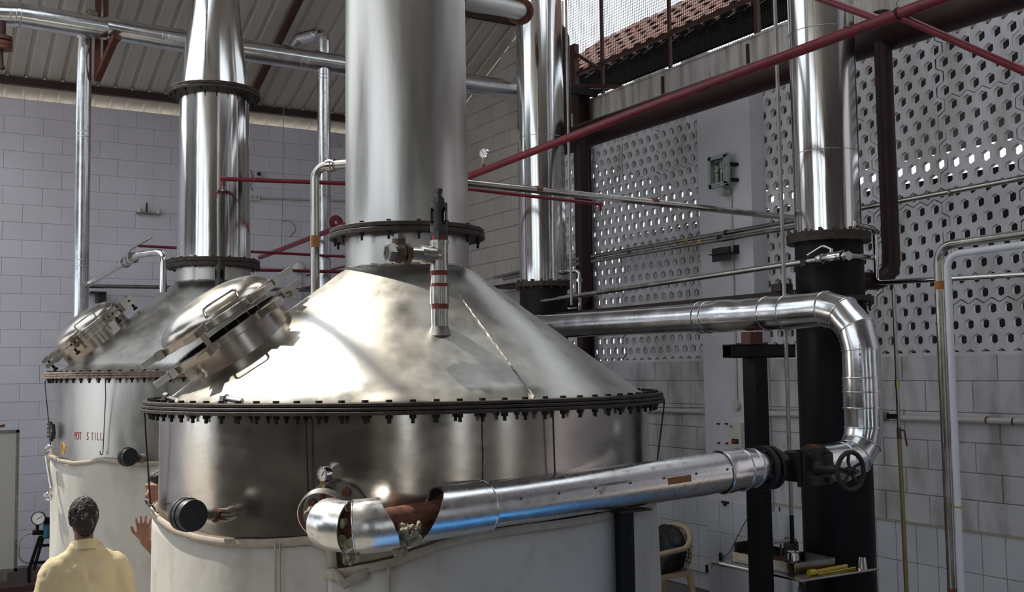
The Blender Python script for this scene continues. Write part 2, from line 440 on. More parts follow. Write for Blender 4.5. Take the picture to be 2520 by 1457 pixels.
# ---- unseen rest of the hall; heights and gaps shaped for light and reflections
mat('wall_dim', (.20, .185, .17), .9, 0, var=.3, scale=1.2)
wl = struct('wall_left', B().bbox((-6.2, -4.2, 0), (-6.0, 6.2, 4.3)).bbox((-6.2, 6.2, 0), (-6.0, 9.5, 2.6)).bbox((-6.2, 9.5, 0), (-6.0, 15.2, .5)), 'wall_dim')
B().bbox((-6.2, 7.6, 4.5), (-6.0, 15.2, 7.9)).build('upper_panel', 'wall_dim', wl, 0)
for k in range(5): B().bbox((-6.2, -1.0+3.6*k, .9), (-6.0, -.75+3.6*k, 7.2)).build('post', 'oxide_paint', wl, 0)
struct('wall_right_front', B().bbox((XR, -4.2, 2.465), (XR+.2, 3.9, 7.6)).bbox((XR, 3.9, 5.80), (XR+.2, 4.75, 7.6)), 'wall_paint')  # unseen wall raised to cut the light on the near canvas
wf = B()  # unseen wall, tall slits added for bright bands in the steel reflections
for xa, xb in ((-6.0, -2.6), (-1.7, 1.6), (2.3, 5.2), (5.8, XR)): wf.bbox((xa, -4.2, 0), (xb, -4.0, 7.0))
for xa, xb in ((-2.6, -1.7), (1.6, 2.3), (5.2, 5.8)): wf.bbox((xa, -4.2, 4.2), (xb, -4.0, 7.0))
struct('wall_front', wf, 'wall_dim')
r2 = B()
def slab(b, x0, x1, y0, y1, z0, z1, t=.03):
    b.add([(x0, y0, z0), (x1, y0, z0), (x1, y1, z1), (x0, y1, z1), (x0, y0, z0+t), (x1, y0, z0+t), (x1, y1, z1+t), (x0, y1, z1+t)], [(0, 1, 2, 3), (7, 6, 5, 4), (0, 4, 5, 1), (2, 6, 7, 3), (1, 5, 6, 2), (0, 3, 7, 4)])
slab(r2, -6.2, 9, -4.4, 2.4, 6.9, 7.8); slab(r2, -6.2, 3.2, 2.4, 6.9, 7.8, 8.4); slab(r2, 3.2, 6.9, 5.4, 6.9, 8.2, 8.4); slab(r2, 6.9, 9, 2.4, 6.9, 7.8, 8.4)
struct('ceiling_front', r2, 'roof_sheet')
r3 = B(); r3.add([(1.9, 6.85, 8.42), (8.0, 6.85, 8.42), (8.0, 11.75, 7.52), (1.9, 11.75, 7.52), (1.9, 6.85, 8.45), (8.0, 6.85, 8.45), (8.0, 11.75, 7.55), (1.9, 11.75, 7.55)], [(0, 1, 2, 3), (7, 6, 5, 4), (0, 4, 5, 1), (2, 6, 7, 3), (1, 5, 6, 2), (0, 3, 7, 4)])
struct('ceiling_sun_block', r3, 'roof_sheet')  # unseen roof added to keep the sun off the right wall
B().bbox((.33, 6.8, 7.55), (.41, 11.8, 7.65)).build('purlin', 'purlin', bpy.data.objects['ceiling_sun_block'], 0)

# ---- mesh-covered opening above the right wall, and what stands outside
mroot = thing('mesh_screen', 'rusty wire mesh on thin posts above the stained plaster wall top', 'wire mesh', (XR+.05, 8.5, 5.8))
MX = XR+.03
for px, w_ in ((1478, .035), (1645, .035), (1862, .05)):
    yb = onx(px+6, 200, MX).y
    B().bbox((MX-w_/2, yb-w_/2, 5.55), (MX+w_/2, yb+w_/2, 8.4)).build('post', 'rafter_red', mroot, 0)
B().bbox((MX-.02, 6.0, 6.20), (MX+.02, 11.4, 6.245)).build('rail', 'rafter_red', mroot, 0)
for k in range(3):
    yy = onx((1455, 1638, 1850)[k], 200, MX).y
    B().bbox((XR-.03, yy-.012, 5.42), (XR-.002, yy+.012, 5.74)).build('rust_strap', 'rafter_red', mroot, 0)
wmz = B(); p = .036; t = .0040
y = 6.2
while y < 11.45:
    wmz.bbox((MX+.030, y-t/2, 5.74), (MX+.030+t, y+t/2, 8.0)); y += p
z = 5.76
while z < 8.0:
    wmz.bbox((MX+.033, 6.2, z-t/2), (MX+.033+t, 11.45, z+t/2)); z += p
wmz.build('wire_grid', 'mesh_wire', mroot, 0)['kind'] = 'stuff'
b = B(); b.bar((XR-.02, 11.2, 6.05), (XR+.02, 10.25, 5.82), .05, .05); b.bar((XR-.02, 11.2, 6.5), (XR-.02, 10.6, 6.12), .04, .04); b.bbox((XR-.05, 11.15, 5.7), (XR+.02, 11.25, 6.6)); b.build('corner_brace', 'rafter_red', mroot, 0)
# steel stanchion and its short square tube
st = thing('steel_stanchion', 'dark red steel stanchion standing at the far end of the hexagon screen', 'column', (7.55, 10.85, 0))
b = B(); b.bbox((7.47, 10.80, 0), (7.49, 10.92, 5.95)); b.bbox((7.63, 10.80, 0), (7.65, 10.92, 5.95)); b.bbox((7.49, 10.855, 0), (7.63, 10.865, 5.95)); b.build('flanges', 'oxide_paint', st, 0)
b = B(); b.bbox((7.30, 10.70, 5.80), (7.70, 10.76, 5.88)); b.build('square_tube', 'black_paint', st, 0)
# outside: neighbour roof of clay tiles, gutter, grey wall
nr_ = thing('neighbour_roof', 'clay tiled roof outside seen through the wire mesh', 'roof', (9.6, 8.6, 5.9))
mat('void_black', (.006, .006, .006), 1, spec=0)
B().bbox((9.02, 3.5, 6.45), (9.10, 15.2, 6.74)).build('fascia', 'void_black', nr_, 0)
B().add([(9.06, 3.5, 6.74), (9.06, 15.2, 6.74), (10.75, 15.2, 8.02), (10.75, 3.5, 8.02), (9.06, 3.5, 6.70), (9.06, 15.2, 6.70), (10.75, 15.2, 7.98), (10.75, 3.5, 7.98)], [(0, 1, 2, 3), (7, 6, 5, 4), (0, 4, 5, 1), (3, 2, 6, 7)]).build('roof_deck', 'grey_plaster', nr_, 0)
tilem = B(); tilem.tube([(0, -.26, 0), (0, .26, .02)], .12, 8); tm = tilem
tb = B()
for k in range(7):
    a0, a1 = PI*k/7, PI*(k+1)/7
tl = B(); seg = 6
vs = []; 
for e, yy in ((0, -.22), (1, .22)):
    for j in range(seg+1):
        a = PI*j/seg; vs.append((math.cos(a)*.13, yy, math.sin(a)*.06+(.02 if e == 0 else 0)))
for e, yy in ((0, -.22), (1, .22)):
    for j in range(seg+1):
        a = PI*j/seg; vs.append((math.cos(a)*.11, yy, math.sin(a)*.045+(.02 if e == 0 else 0)))
n = seg+1
fs = [(j, j+1, n+j+1, n+j) for j in range(seg)]+[(2*n+j, 3*n+j, 3*n+j+1, 2*n+j+1) for j in range(seg)]+[(j, 2*n+j, 2*n+j+1, j+1) for j in range(seg)]+[(n+j, n+j+1, 3*n+j+1, 3*n+j) for j in range(seg)]+[(0, n, 3*n, 2*n), (seg, 2*n+seg, 3*n+seg, n+seg)]
tmesh = tl.add(vs, fs).mesh('roof_tile', 'tile_clay', 40)
up = Vector((1.69, 0, 1.28)).normalized(); yv = Vector((0, -1, 0)); nn = yv.cross(up)*-1
Rt = Matrix((yv, up, yv.cross(up))).transposed()
for r in range(6):
    y = 5.6+(.0 if r % 2 else .14)
    while y < 15.0:
        c = Vector((9.02, y, 6.75))+up*(.2+r*.36); put(tmesh, 'roof_tile', c+Vector((0, random.uniform(-.02, .02), random.uniform(0, .02))), Rt, nr_); y += .285
struct('wall_outside', B().bbox((10.9, 2.0, -.2), (11.1, 14.5, 4.62)), 'grey_plaster')
aw = B(); aw.add([(8.0, 2.0, 5.5), (8.0, 12.5, 5.5), (11.3, 12.5, 5.0), (11.3, 2.0, 5.0), (8.0, 2.0, 5.55), (8.0, 12.5, 5.55), (11.3, 12.5, 5.05), (11.3, 2.0, 5.05)], [(0, 1, 2, 3), (7, 6, 5, 4), (0, 4, 5, 1), (3, 2, 6, 7), (1, 5, 6, 2), (0, 3, 7, 4)])
mat('awning_dark', (.025, .026, .026), .9)
struct('awning_outside', aw, 'awning_dark')

# ================================================================== STILLS
ZUP = Vector((0, 0, 1))
def hexpoly(r): return [(r*math.cos(PI/6+k*PI/3), r*math.sin(PI/6+k*PI/3)) for k in range(6)]
def bolt_mesh(r, hh, nh, stud, grip, name, m):
    """head on top of a flange of thickness grip (top at z = 0), nut and stud below"""
    b = B(); I = Matrix.Identity(4)
    b.prism(hexpoly(r), hh, I)
    b.prism(hexpoly(r*1.05), nh, Matrix.Translation((0, 0, -grip-nh)))
    b.cyl((0, 0, -grip-nh-stud), (0, 0, hh*.5), r*.55, seg=8)
    return b.mesh(name, m, 30)
def ring_bolts(me, c, R, z, n, parent, a0=0, name='bolt'):
    for k in range(n):
        a = a0+2*PI*k/n
        put(me, name, (c[0]+R*math.cos(a), c[1]+R*math.sin(a), z), Matrix.Rotation(a+random.uniform(-.5, .5), 3, 'Z'), parent)
BOLT = bolt_mesh(.0165, .013, .018, .022, .058, 'bolt', 'bolt_dark')
BOLT_S = bolt_mesh(.014, .012, .016, .03, .055, 'bolt', 'bolt_dark')
BOLT_R = bolt_mesh(.013, .022, .014, .012, .05, 'bolt', 'rust')

def disc_ring(b, c, r0, r1, z0, z1, seg=96, bev=.003):
    b.lathe([(r0, z0), (r1-bev, z0), (r1, z0+bev), (r1, z1-bev), (r1-bev, z1), (r0, z1)], (c[0], c[1], 0), ZUP, seg, close=True)

def lathe_part(name, m, prof, c, parent, seg=96, ang=35):
    return B().lathe(prof, (c[0], c[1], 0), ZUP, seg).build(name, m, parent, ang)

def weld(name, pts, r, m, parent):
    P_ = []
    for i in range(len(pts)-1):
        a, b_ = Vector(pts[i]), Vector(pts[i+1]); n = max(2, int((b_-a).length/.018))
        for k in range(n): P_.append(a.lerp(b_, k/n)+Vector((random.uniform(-1, 1), random.uniform(-1, 1), random.uniform(-1, 1)))*r*.35)
    rs = [r*random.uniform(.6, 1.2) for _ in P_]
    return B().tube(P_, rs, 6).build(name, m, parent, 60)

def manhole(root, c, h, cone, rc, neck_h, R, lid_gap, lid_tilt, bolted):
    """cone = (r1, z1, r2, z2); h = horizontal unit vector; rc = radius on the cone of the manhole axis"""
    r1, z1, r2, z2 = cone
    zc = z1+(r1-rc)/(r1-r2)*(z2-z1)
    sl = Vector((h.x*(z2-z1), h.y*(z2-z1), r1-r2)).normalized()           # outward normal of the cone
    t = ZUP.cross(Vector((h.x, h.y, 0))).normalized()                      # along the circumference
    s = sl.cross(t).normalized();  s = s if s.z > 0 else -s               # up the slope
    o = Vector((c[0]+h.x*rc, c[1]+h.y*rc, zc))
    # neck with skirted foot
    B().lathe([(R*.90, -.16), (R*.90, neck_h-.03), (R*.94, neck_h-.028)], o, sl, 72).build('manhole_neck', 'steel_lid', root, 35)
    B().lathe([(R*.86, neck_h+.002), (R*.86, -.10)], o, sl, 48).build('manhole_bore', 'black_gauge', root, 35)
    rim = B().lathe([(R*.86, neck_h-.045), (R-.004, neck_h-.045), (R, neck_h-.041), (R, neck_h-.002), (R-.004, neck_h+.002), (R*.86, neck_h+.002)], o, sl, 72, close=True).build('manhole_rim', 'steel_lid', root, 35)
    # lid, turned about a hinge line
    q = Matrix.Rotation(lid_tilt, 3, t)
    lo = o+sl*(neck_h+lid_gap); ln = q @ sl; ls = q @ s
    dome = [(R*.93*math.cos(a), .045+R*.37*math.sin(a)) for a in [PI/2*k/12 for k in range(13)]]
    dome[-1] = (.001, dome[-1][1])
    lid = B().lathe([(R*.84, .004), (R-.004, .004), (R, .008), (R, .042), (R-.004, .046), (R*.93, .046)]+dome[1:], lo, ln, 72).build('manhole_lid', 'steel_lid', root, 35)
    B().lathe([(R*.80, .02), (.001, .10)], lo, ln, 40).build('lid_inside', 'steel_dull', lid, 35)
    # handles: bent rods on both sides of the lid
    for sg in (1, -1):
        d = (t*sg); a = lo+d*R*.93+ln*.05-ls*R*.27; e = lo+d*R*.93+ln*.05+ls*R*.27
        B().tube(fillet([a-d*.05, a+ln*.07+d*.045, e+ln*.07+d*.045, e-d*.05], .025, 4), .0075, 8).build('lid_handle', 'steel_polish', lid, 60)
    # lugs: pairs of tongues round lid and rim
    L_ = .105
    for k in range(6):
        a = k*PI/3
        dl = ls*math.cos(a)+(q @ t)*math.sin(a); dr = s*math.cos(a)+t*math.sin(a)
        m1 = Matrix((ln.cross(dl), dl, ln)).transposed(); m2 = Matrix((sl.cross(dr), dr, sl)).transposed()
        B().box(lo+dl*(R+L_*.55)+ln*.026, (.07, L_*1.3, .036), m1).build('lid_lug', 'steel_lid', lid, 0)
        B().box(o+dr*(R+L_*.55)+sl*(neck_h-.022), (.07, L_*1.3, .036), m2).build('rim_lug', 'steel_lid', rim, 0)
        B().box(o+dr*(R+.012)+sl*(neck_h-.022), (.12, .045, .05), m2).build('lug_pad', 'steel_lid', rim, 0)
        B().box(lo+dl*(R+.012)+ln*.026, (.12, .045, .05), m1).build('lug_pad', 'steel_lid', lid, 0)
        if bolted:
            p = o+dr*(R+L_*.72)+sl*(neck_h-.05); b = B(); b.cyl(p-sl*.04, p+sl*.10, .012, seg=8)
            mm = mfrom(sl.cross(dr), dr, sl, p-sl*.05); b.prism(hexpoly(.022), .022, mm); mm2 = mfrom(sl.cross(dr), dr, sl, p+sl*.085); b.prism(hexpoly(.02), .018, mm2)
            b.build('lug_bolt', 'bolt_dark', rim, 30)
    if not bolted:   # swing bolt standing in a lug on the near side
        dr = -(s*.22)+t*-1; dr.normalize()
        nearest = min((t, -t), key=lambda v: (o+v-CP).length)
        dr = (nearest*math.cos(.45)-s*math.sin(.45)).normalized(); p = o+dr*(R+.03)+sl*(neck_h-.02)
        b = B(); b.bar(p-sl*.02, p+sl*.10+s*.0, .03, .016, dr); b.build('swing_bolt', 'steel_lid', rim, 0)
        # hinge pin at the upper end
        p = o+s*(R+.03)+nearest*.10+sl*(neck_h-.05)
        B().cyl(p-t*.09, p+t*.09, .022, seg=16).build('hinge_pin', 'steel_lid', rim, 40)
    return o, sl, s, t

def make_still(name, label, c, zf, body_r, fl_r, cone_r, neck_r, cone_top, nfl_r, nfl0, nfl1, col, body_mat, fl_mat, seam_angles, cone_seam):
    root = thing(name, label, 'pot still', (c[0], c[1], 0))
    th = .058
    lathe_part('body', body_mat, [(body_r, 0), (body_r, .9), (body_r*1.001, 1.6), (body_r, zf-th+.004)], c, root)
    for k, (a, b_, rr) in enumerate(((zf-th, zf-.040, fl_r), (zf-.037, zf-.021, fl_r-.006), (zf-.018, zf, fl_r-.012))):
        b = B(); disc_ring(b, c, body_r-.05, rr, a, b_); b.build('flange_ring', fl_mat, root, 35)
    b = B(); disc_ring(b, c, body_r-.05, fl_r-.016, zf-.0395, zf-.0175); b.build('gasket', 'bolt_dark', root, 35)
    # cone with a small curved shoulder into the neck
    pr = [(cone_r+.03, zf-.002), (cone_r, zf+.004)]
    for k in range(1, 13):
        f = k/12; pr.append((cone_r+(neck_r+.03-cone_r)*f, zf+.004+(cone_top-.02-zf)*f))
    pr += [(neck_r+.012, cone_top-.006), (neck_r, cone_top+.008)]
    lathe_part('cone', 'steel_cone', pr, c, root, 128)
    lathe_part('neck', 'steel_column', [(neck_r, cone_top+.004), (neck_r, nfl0)], c, root)
    n = 24
    weld('weld_bead', [(c[0]+(neck_r+.006)*math.cos(2*PI*k/n), c[1]+(neck_r+.006)*math.sin(2*PI*k/n), cone_top+.006) for k in range(n+1)], .007, 'steel_pipe', root)
    zm = (nfl0+nfl1)/2
    b = B(); disc_ring(b, c, neck_r-.02, nfl_r, nfl0, zm-.002); b.build('neck_flange', 'flange', root, 35)
    b = B(); disc_ring(b, c, neck_r-.02, nfl_r-.004, zm+.002, nfl1); b.build('neck_flange', 'flange', root, 35)
    b = B(); disc_ring(b, c, neck_r-.02, nfl_r-.008, zm-.003, zm+.003); b.build('gasket', 'bolt_dark', root, 35)
    nb = 84; ring_bolts(BOLT, c, fl_r-.055, zf-.001, nb, root, .02)
    ring_bolts(BOLT_S, c, nfl_r-.035, nfl1, 16, root, .1)
    for prof, m in col: lathe_part('column', m, prof, c, root, 96)
    for a in seam_angles:
        d = Vector((math.cos(a), math.sin(a), 0)); p = Vector((c[0], c[1], 0))+d*(body_r+.001)
        weld('weld_seam', [p+ZUP*.02, p+ZUP*(zf-th)], .004, 'black_gauge', root)
    if cone_seam is not None:
        d = Vector((math.cos(cone_seam), math.sin(cone_seam), 0)); c3 = Vector((c[0], c[1], 0))
        weld('cone_seam', [c3+d*(cone_r+.002)+ZUP*(zf+.006), c3+d*(neck_r+.03)+ZUP*(cone_top-.016)], .005, 'steel_dull', root)
    return root

# ---------- the near still
C1 = (2.777, 5.877)
def zon(px, py, c, R): return onc(px, py, c, R).z
ZF1 = 2.255; CT1 = 3.012
def ang_of(p, c): return math.atan2(p.y-c[1], p.x-c[0])
sA = ang_of(onc(1187, 1100, C1, 1.436), C1); sC = ang_of(onc(1316, 972, C1, 1.40), C1)
still1 = make_still('pot_still', 'large near stainless pot still with its manhole lid ajar', C1, ZF1, 1.436, 1.54, 1.395, .377, CT1, .475, 3.198, 3.256,
    [([(.374, 3.25), (.374, 3.6), (.370, 4.4), (.366, 5.2), (.366, 6.2), (.30, 6.4), (.001, 6.42)], 'steel_column')], 'steel_body', 'flange', [sA], sC)
left1 = Vector((-C1[1], C1[0], 0)).normalized(); tow1 = Vector((-C1[0], -C1[1], 0)).normalized()
psi = math.radians(18); h1 = left1*math.cos(psi)+tow1*math.sin(psi)
manhole(still1, C1, h1, (1.395, ZF1, .377, CT1), 1.0, .13, .37, .058, math.radians(-2.4), False)

# ---------- the far still
C2 = (2.86, 10.54); ZF2 = 2.435
nf0 = zon(525, 652, C2, .45); nf1 = zon(525, 630, C2, .45); ct2 = zon(525, 690, C2, .357)
uf0 = zon(527, 212, C2, .45); uf1 = zon(527, 196, C2, .45); ztop = zon(535, 0, C2, .25)
still2 = make_still('pot_still', 'far stainless pot still stencilled in red with a bolted manhole lid', C2, ZF2, 1.445, 1.545, 1.40, .357, ct2, .45, nf0, nf1,
    [([(.356, nf1-.004), (.345, (nf1+uf0)/2), (.337, uf0+.004)], 'steel_polish'), ([(.335, uf1-.004), (.245, ztop), (.20, ztop+.5), (.20, ztop+1.2), (.001, ztop+1.22)], 'steel_polish')], 'steel_cone', 'flange_pale', [], None)
for a, b_, rr in ((uf0, (uf0+uf1)/2-.002, .45), ((uf0+uf1)/2+.002, uf1, .446)):
    b = B(); disc_ring(b, C2, .31, rr, a, b_); b.build('column_flange', 'flange', still2, 35)
ring_bolts(BOLT_S, C2, .42, uf1-.006, 16, still2, .2)
left2 = Vector((-C2[1], C2[0], 0)).normalized(); tow2 = Vector((-C2[0], -C2[1], 0)).normalized()
psi = math.radians(9); h2 = left2*math.cos(psi)+tow2*math.sin(psi)
manhole(still2, C2, h2, (1.40, ZF2, .357, ct2), 1.055, .13, .376, .004, 0, True)
# seam line of the tapered column
d = (Vector((*onc(505, 150, C2, .30).xy, 0))-Vector((*C2, 0))).normalized()
weld('weld_seam', [Vector((*C2, uf1))+d*.336, Vector((*C2, ztop+.1))+d*.248], .004, 'steel_dull', still2)
# stencil and sticker on the far still
FONT = bpy.data.fonts[0] if bpy.data.fonts else None
def text_mesh(txt, size, name):
    cu = bpy.data.curves.new(name, 'FONT'); cu.body = txt; cu.size = size; cu.extrude = 0; cu.align_x = 'CENTER'
    ob = bpy.data.objects.new(name, cu); COL.objects.link(ob)
    dg = bpy.context.evaluated_depsgraph_get(); me = bpy.data.meshes.new_from_object(ob.evaluated_get(dg)); bpy.data.objects.remove(ob); return me
def wrap_text(txt, size, wide, c, R, a0, z, m, parent, name='stencil', bridge=True):
    me = text_mesh(txt, size, name); bm = bmesh.new(); bm.from_mesh(me)
    bmesh.ops.triangulate(bm, faces=bm.faces)
    bmesh.ops.subdivide_edges(bm, edges=bm.edges, cuts=2)
    for v in bm.verts:
        x, y = v.co.x*wide, v.co.y
        a = a0+x/R; v.co = Vector((c[0]+R*math.cos(a), c[1]+R*math.sin(a), z+y))
    bm.to_mesh(me); bm.free(); me.materials.clear(); me.materials.append(MAT[m]); return put(me, name, parent=parent)
R2 = 1.4475
a_s = ang_of(onc(208, 1083, C2, R2), C2); zz = zon(208, 1083, C2, R2)
wrap_text('POT', .098, .58, C2, R2, ang_of(onc(191, 1083, C2, R2), C2), zz, 'stencil_red', still2)
wrap_text('S', .098, .58, C2, R2, ang_of(onc(215, 1083, C2, R2), C2), zz, 'stencil_red', still2)
wrap_text('T I L L', .098, .52, C2, R2, ang_of(onc(237, 1083, C2, R2), C2), zz, 'stencil_faded', still2)
def patch(c, R, px, py, rx, rz, m, parent, name, n=24):
    p = onc(px, py, c, R); a0 = ang_of(p, c); vs = [(c[0]+R*math.cos(a0), c[1]+R*math.sin(a0), p.z)]
    for k in range(n):
        a = a0+rx*math.cos(2*PI*k/n)/R; vs.append((c[0]+R*math.cos(a), c[1]+R*math.sin(a), p.z+rz*math.sin(2*PI*k/n)))
    return B().add(vs, [(0, 1+k, 1+(k+1) % n) for k in range(n)]).build(name, m, parent, 0)
patch(C2, R2, 155, 1104, .055, .058, 'sticker_yellow', still2, 'sticker')
patch(C2, R2+.001, 153, 1100, .012, .035, 'sticker_orange', still2, 'sticker_mark'); patch(C2, R2+.001, 158, 1108, .010, .030, 'sticker_orange', still2, 'sticker_mark')

# ---------- canvas skirts hanging round the bodies
def skirt(name, label, c, R, hem, zlow, group=None, flare=.02, folds=(7, 23), amp=.012, wrap=None):
    """hem = [(px, py)] points of the upper edge; the cloth hangs down to zlow"""
    pts = []
    for px, py in hem:
        p = onc(px, py, c, R); pts.append((ang_of(p, c), p.z))
    if wrap: pts = wrap(pts)
    for i in range(1, len(pts)):
        while pts[i][0] < pts[i-1][0]: pts[i] = (pts[i][0]+2*PI, pts[i][1])
    root = thing(name, label, 'canvas', (c[0], c[1], 0), group)
    N = max(24, int((pts[-1][0]-pts[0][0])*60)); rows = 14; vs = []; top = []
    def zt(a):
        for i in range(len(pts)-1):
            if pts[i][0] <= a <= pts[i+1][0]+1e-9:
                f = (a-pts[i][0])/max(pts[i+1][0]-pts[i][0], 1e-6); f2 = f*f*(3-2*f)
                return pts[i][1]+(pts[i+1][1]-pts[i][1])*(f*.6+f2*.4)
        return pts[-1][1]
    for j in range(N+1):
        a = pts[0][0]+(pts[-1][0]-pts[0][0])*j/N; z0 = zt(a)
        for r in range(rows+1):
            f = r/rows; z = z0+(zlow-z0)*f
            rr = R+flare*f+amp*f*(math.sin(a*folds[0])+.6*math.sin(a*folds[1]+f*2))+.006*math.sin(a*9+f*5)
            vs.append((c[0]+rr*math.cos(a), c[1]+rr*math.sin(a), z))
        top.append(Vector((c[0]+(R+.004)*math.cos(a), c[1]+(R+.004)*math.sin(a), z0)))
    m = rows+1
    cl = B().add(vs, [(j*m+r, j*m+r+1, (j+1)*m+r+1, (j+1)*m+r) for j in range(N) for r in range(rows)]).build('cloth', 'canvas', root, 80)
    so_ = cl.modifiers.new('thick', 'SOLIDIFY'); so_.thickness = .004
    hv = []
    for p in top:
        d = Vector((p.x-c[0], p.y-c[1], 0)).normalized()
        hv += [p+d*.002+ZUP*.006, p+d*.010+ZUP*.002, p+d*.011-ZUP*.030, p+d*.004-ZUP*.034]
    B().add(hv, [(j*4+k, j*4+k+1, (j+1)*4+k+1, (j+1)*4+k) for j in range(N) for k in range(3)]).build('hem', 'canvas_hem', root, 70)
    return root, zt, pts
RS = 1.462
# near still: the left piece runs from the far side round to the pipe, the right piece from the pipe round to the far side
s1, z1f, _ = skirt('canvas_skirt', 'dirty white canvas hung round the near still left of the elbow pipe', C1, RS,
    [(386, 1262), (394, 1272), (440, 1302), (500, 1320), (560, 1329), (640, 1330), (700, 1327), (762, 1322), (785, 1330), (812, 1345)], .15, amp=.012,
    wrap=lambda P_: [(P_[0][0]-1.3, P_[0][1])]+P_)
s2, z2f, _ = skirt('canvas_skirt', 'bluish white canvas hung round the near still right of the elbow pipe', C1, RS+.01,
    [(806, 1398), (820, 1402), (850, 1400), (900, 1391), (960, 1378), (1030, 1352), (1100, 1328), (1170, 1312), (1240, 1300), (1310, 1290), (1375, 1282), (1450, 1270), (1520, 1255), (1570, 1243), (1600, 1232)], .15, amp=.014, flare=.03,
    wrap=lambda P_: P_+[(P_[-1][0]+1.0, P_[-1][1]+.05)])
s3, z3f, _ = skirt('canvas_skirt', 'sunlit cream canvas hung round the far still behind the man', C2, 1.462,
    [(131, 1121), (150, 1130), (180, 1136), (215, 1134), (248, 1127), (280, 1131), (320, 1136), (360, 1137), (400, 1135), (600, 1140)], .15, amp=.014, flare=-.01,
    wrap=lambda P_: [(P_[0][0]-1.2, P_[0][1])]+P_)
# stitched vertical seams and the folded flap by the elbow pipe
def cloth_strip(root, c, R, px, py0, py1, wpx, name='stitched_seam', m='canvas_hem'):
    vs = []
    n = 12
    for k in range(n+1):
        y = py0+(py1-py0)*k/n
        for dx in (0, wpx): 
            p = onc(px+dx+(k/n)*wpx*.25, y, c, R); vs.append(p)
    o = B().add(vs, [(2*k, 2*k+1, 2*k+3, 2*k+2) for k in range(n)]).build(name, m, root, 80)
    q = o.modifiers.new('thick', 'SOLIDIFY'); q.thickness = .003; return o
cloth_strip(s1, C1, RS+.024, 675, 1336, 1600, 5); cloth_strip(s1, C1, RS+.024, 688, 1336, 1600, 3)
cloth_strip(s2, C1, RS+.040, 952, 1390, 1600, 10)
cloth_strip(s1, C1, RS+.022, 800, 1338, 1400, 24, 'flap_edge')
fl = B(); P0 = [onc(800, 1402, C1, RS+.03), onc(818, 1398, C1, RS+.05), onc(835, 1408, C1, RS+.06), onc(848, 1425, C1, RS+.055), onc(870, 1412, C1, RS+.04), onc(905, 1398, C1, RS+.03)]
vs = []
for p in P0: vs += [p, p-ZUP*.05]
o = B().add(vs, [(2*k, 2*k+1, 2*k+3, 2*k+2) for k in range(len(P0)-1)]).build('flap_fold', 'canvas_hem', s2, 80); q = o.modifiers.new('thick', 'SOLIDIFY'); q.thickness = .006

# ---------- wire hangers with hooks
def hanger(label, pts, r=.0045, grp='wire hangers hooked to the flange rims'):
    o = B().tube(fillet(pts, .02, 4), r, 8).build('wire_hanger', 'wire', None, 60); return tag(o, label, 'wire hook', grp)
def hang_from(c, R, Rl, pts_px, label, r=.0045, hook=None):
    P_ = [onc(x, y, c, rr) for x, y, rr in pts_px]
    hanger(label, P_, r)
hang_from(C1, 0, 0, [(366, 1012, 1.50), (356, 1013, 1.52), (358, 1060, 1.52), (370, 1236, 1.49), (372, 1244, 1.485), (364, 1243, 1.49), (357, 1231, 1.50)], 'wire hook hanging from the left end of the near flange')
hang_from(C1, 0, 0, [(748, 1024, 1.47), (752, 1036, 1.475), (757, 1180, 1.47), (761, 1300, 1.468), (766, 1312, 1.48), (760, 1318, 1.49)], 'wire hook hanging left of the small chrome gauge')
hang_from(C1, 0, 0, [(1352, 1004, 1.47), (1360, 1006, 1.475), (1362, 1060, 1.475), (1366, 1180, 1.47), (1367, 1290, 1.475)], 'wire hook hanging over the middle of the lagged lower pipe')
hang_from(C1, 0, 0, [(1628, 979, 1.50), (1635, 982, 1.53), (1634, 1000, 1.53), (1618, 1130, 1.50), (1604, 1235, 1.48)], 'wire hook hanging from the right end of the near flange')
hang_from(C2, 0, 0, [(118, 936, 1.52), (110, 938, 1.53), (112, 960, 1.53), (122, 1060, 1.50), (125, 1105, 1.48), (118, 1106, 1.49), (114, 1098, 1.50)], 'wire hook holding a black clamp on the far flange')
hang_from(C2, 0, 0, [(262, 931, 1.50), (259, 933, 1.51), (260, 975, 1.49), (256, 1060, 1.475), (253, 1117, 1.475), (248, 1121, 1.48), (246, 1110, 1.49)], 'wire hook hanging right of the red stencil', .004)
# S hook joining wire and canvas at the left end
o = B().tube(fillet([onc(366, 1246, C1, 1.49), onc(372, 1242, C1, 1.50), onc(377, 1247, C1, 1.49), onc(383, 1256, C1, 1.48), onc(388, 1262, C1, 1.475)], .01, 3), .0045, 8).build('s_hook', 'wire', None, 60)
tag(o, 'short S hook joining the left wire to the canvas hem', 'hook')
# loose bolts left lying on the near flange
def loose_bolt(label, p, d, L=.11):
    d = Vector(d).normalized(); a, b_, _ = basis(d); p = Vector(p); r = thing('loose_bolt', label, 'bolt', p)
    b = B(); b.prism(hexpoly(.026), .022, mfrom(a, b_, d, p)); b.build('bolt_head', 'bolt_zinc', r, 30)
    b = B(); b.cyl(p+d*.022, p+d*(.022+L), .0135, seg=12); b.build('shank', 'bolt_zinc', r, 40)
q = onc(548, 988, C1, 1.47); q.z = ZF1+.026; tq = Vector((*C1, 0))-Vector((q.x, q.y, 0)); tq.normalize(); tg_ = Vector((-tq.y, tq.x, 0))
tg_ = tg_ if tg_.dot(CR) > 0 else -tg_
loose_bolt('bright loose bolt lying on the front of the near flange', q, (tg_*.95+tq*.1+Vector((0, 0, -.12))), .10)
q = onc(402, 980, C1, 1.44); q.z = ZF1+.026
loose_bolt('short bright loose bolt lying at the left end of the flange', q, (Vector((.75, -.6, -.25))), .07)

